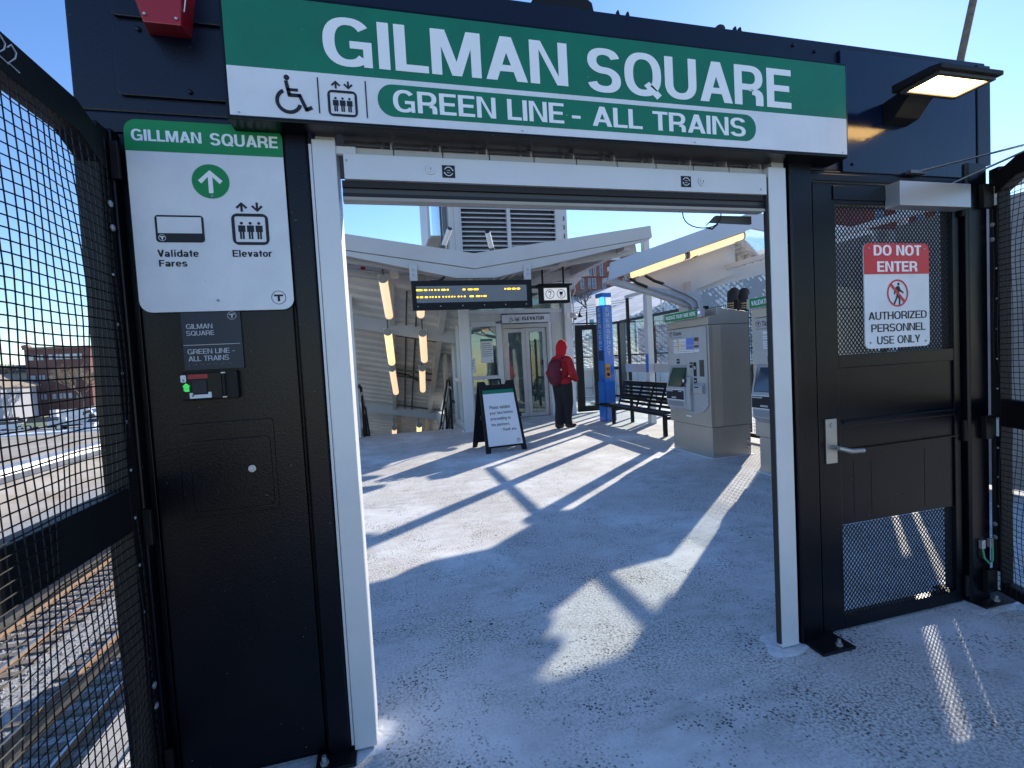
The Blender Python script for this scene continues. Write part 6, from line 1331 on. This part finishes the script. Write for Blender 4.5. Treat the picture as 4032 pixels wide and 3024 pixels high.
p = MB(); p.prism([(-66.3, 3.5), (-61, 3.75), (-57.0, 1.7), (-57.0, 1.9), (-61, 3.95), (-66.3, 3.7)], 92.6, 101.4); p.build('roof', mat('brown_roof', (.30, .24, .18), .9), HS)
for x in (-64, -61.5, -59): win(x, x+.9, -1, .6, HS, 93.)
HS2 = thing('cream_house', 'cream house with flat eaves behind the grey house', 'house', (-66, 118, GZ))
p = MB(); p.box((-78, 118, GZ), (-62.5, 126, 4.6)); p.build('wall', mat('cream_siding', (.55, .48, .38), .8), HS2)
p = MB(); p.prism([(-78.5, 4.6), (-62, 4.6), (-64, 6.0), (-76, 6.0)], 117.6, 126.4); p.build('roof', mat('dark_roof', (.10, .10, .11), .9), HS2)
for k in range(6): win(-77+k*2.5, -76+k*2.5, 1.5, 3.4, HS2, 118.)

# ================================================================== BARE TREES
def bare_tree(label, loc, h, spread, mt, mt2, seed, depth=6, group='bare trees beyond the parking lot', kids=3):
    t = thing('bare_tree', label, 'tree', loc, 0, group); rnd = random.Random(seed); tr = MB(); cr = MB()
    def grow(p, d, l, r, k):
        q_ = p+d*l; m_ = tr if k < 2 else cr
        mid = p+d*l*.5+Vector((rnd.uniform(-1, 1), rnd.uniform(-1, 1), rnd.uniform(-1, 1)))*l*.07
        m_.tube([p, mid, q_], [r, r*.85, r*.65], 5 if k < 2 else 3, cap=False)
        if k >= depth: return
        for i in range(kids+(rnd.random() < .5)):
            a = rnd.uniform(0, 6.28); tilt = rnd.uniform(.35, .8)*spread
            nd = (d+Vector((math.cos(a), math.sin(a), rnd.uniform(-.1, .35)))*tilt).normalized()
            grow(p+d*l*rnd.uniform(.6, 1.0), nd, l*rnd.uniform(.6, .8), r*.58, k+1)
    grow(Vector(loc), Vector((0, 0, 1)), h*.28, h*.026, 0)
    tr.build('trunk', mt, t, smooth=True); cr.build('crown', mt2, t, kind=None)
    return t
BARK = mat('grey_bark', (.10, .085, .07), .9); TWIG = mat('tan_twigs', (.26, .19, .13), .9, col2=(.34, .26, .19), scale=1.5); TWG2 = mat('grey_twigs', (.16, .14, .13), .9)
bare_tree('wide bare tree with tan twigs in front of the dark brick building', (-50.5, 100, GZ), 13.0, 1.15, BARK, TWIG, 3, 6, kids=3)
bare_tree('second bare tan tree beside the right corner of the brick building', (-46.5, 101, GZ), 11, 1.15, BARK, TWIG, 8, 6, kids=3)
bare_tree('bare grey tree against the sky left of the brick building', (-72, 112, GZ), 15, 1.0, BARK, TWG2, 12, 6)
bare_tree('distant bare tree on the snowy bank beside the school', (16.5, 38, 4.5), 4.2, 1.0, BARK, TWG2, 21, 5, 'bare trees on the snowy bank')
# far wooded hills closing the horizon
def ridge(name, r0, zmax, mt, a0, a1, seed):
    rnd = random.Random(seed); q = MB(); n = 120; pts = []
    for k in range(n+1):
        a = R(a0+(a1-a0)*k/n); z = zmax*(.55+.25*math.sin(k*.21+seed)+.14*math.sin(k*.83)+.06*rnd.random())
        pts.append((r0*math.sin(a), r0*math.cos(a), z))
    q.add([(x, y, -6) for x, y, z in pts]+pts+[(x*1.3, y*1.3, z*.9) for x, y, z in pts], [(i, i+1, n+2+i, n+1+i) for i in range(n)]+[(n+1+i, n+2+i, 2*n+3+i, 2*n+2+i) for i in range(n)])
    return structure(q.build(name, mt))
ridge('far_hills', 260, 7.5, mat('hazy_woods', (.22, .21, .24), .95, col2=(.34, .32, .34), scale=.15), -100, 110, 2)
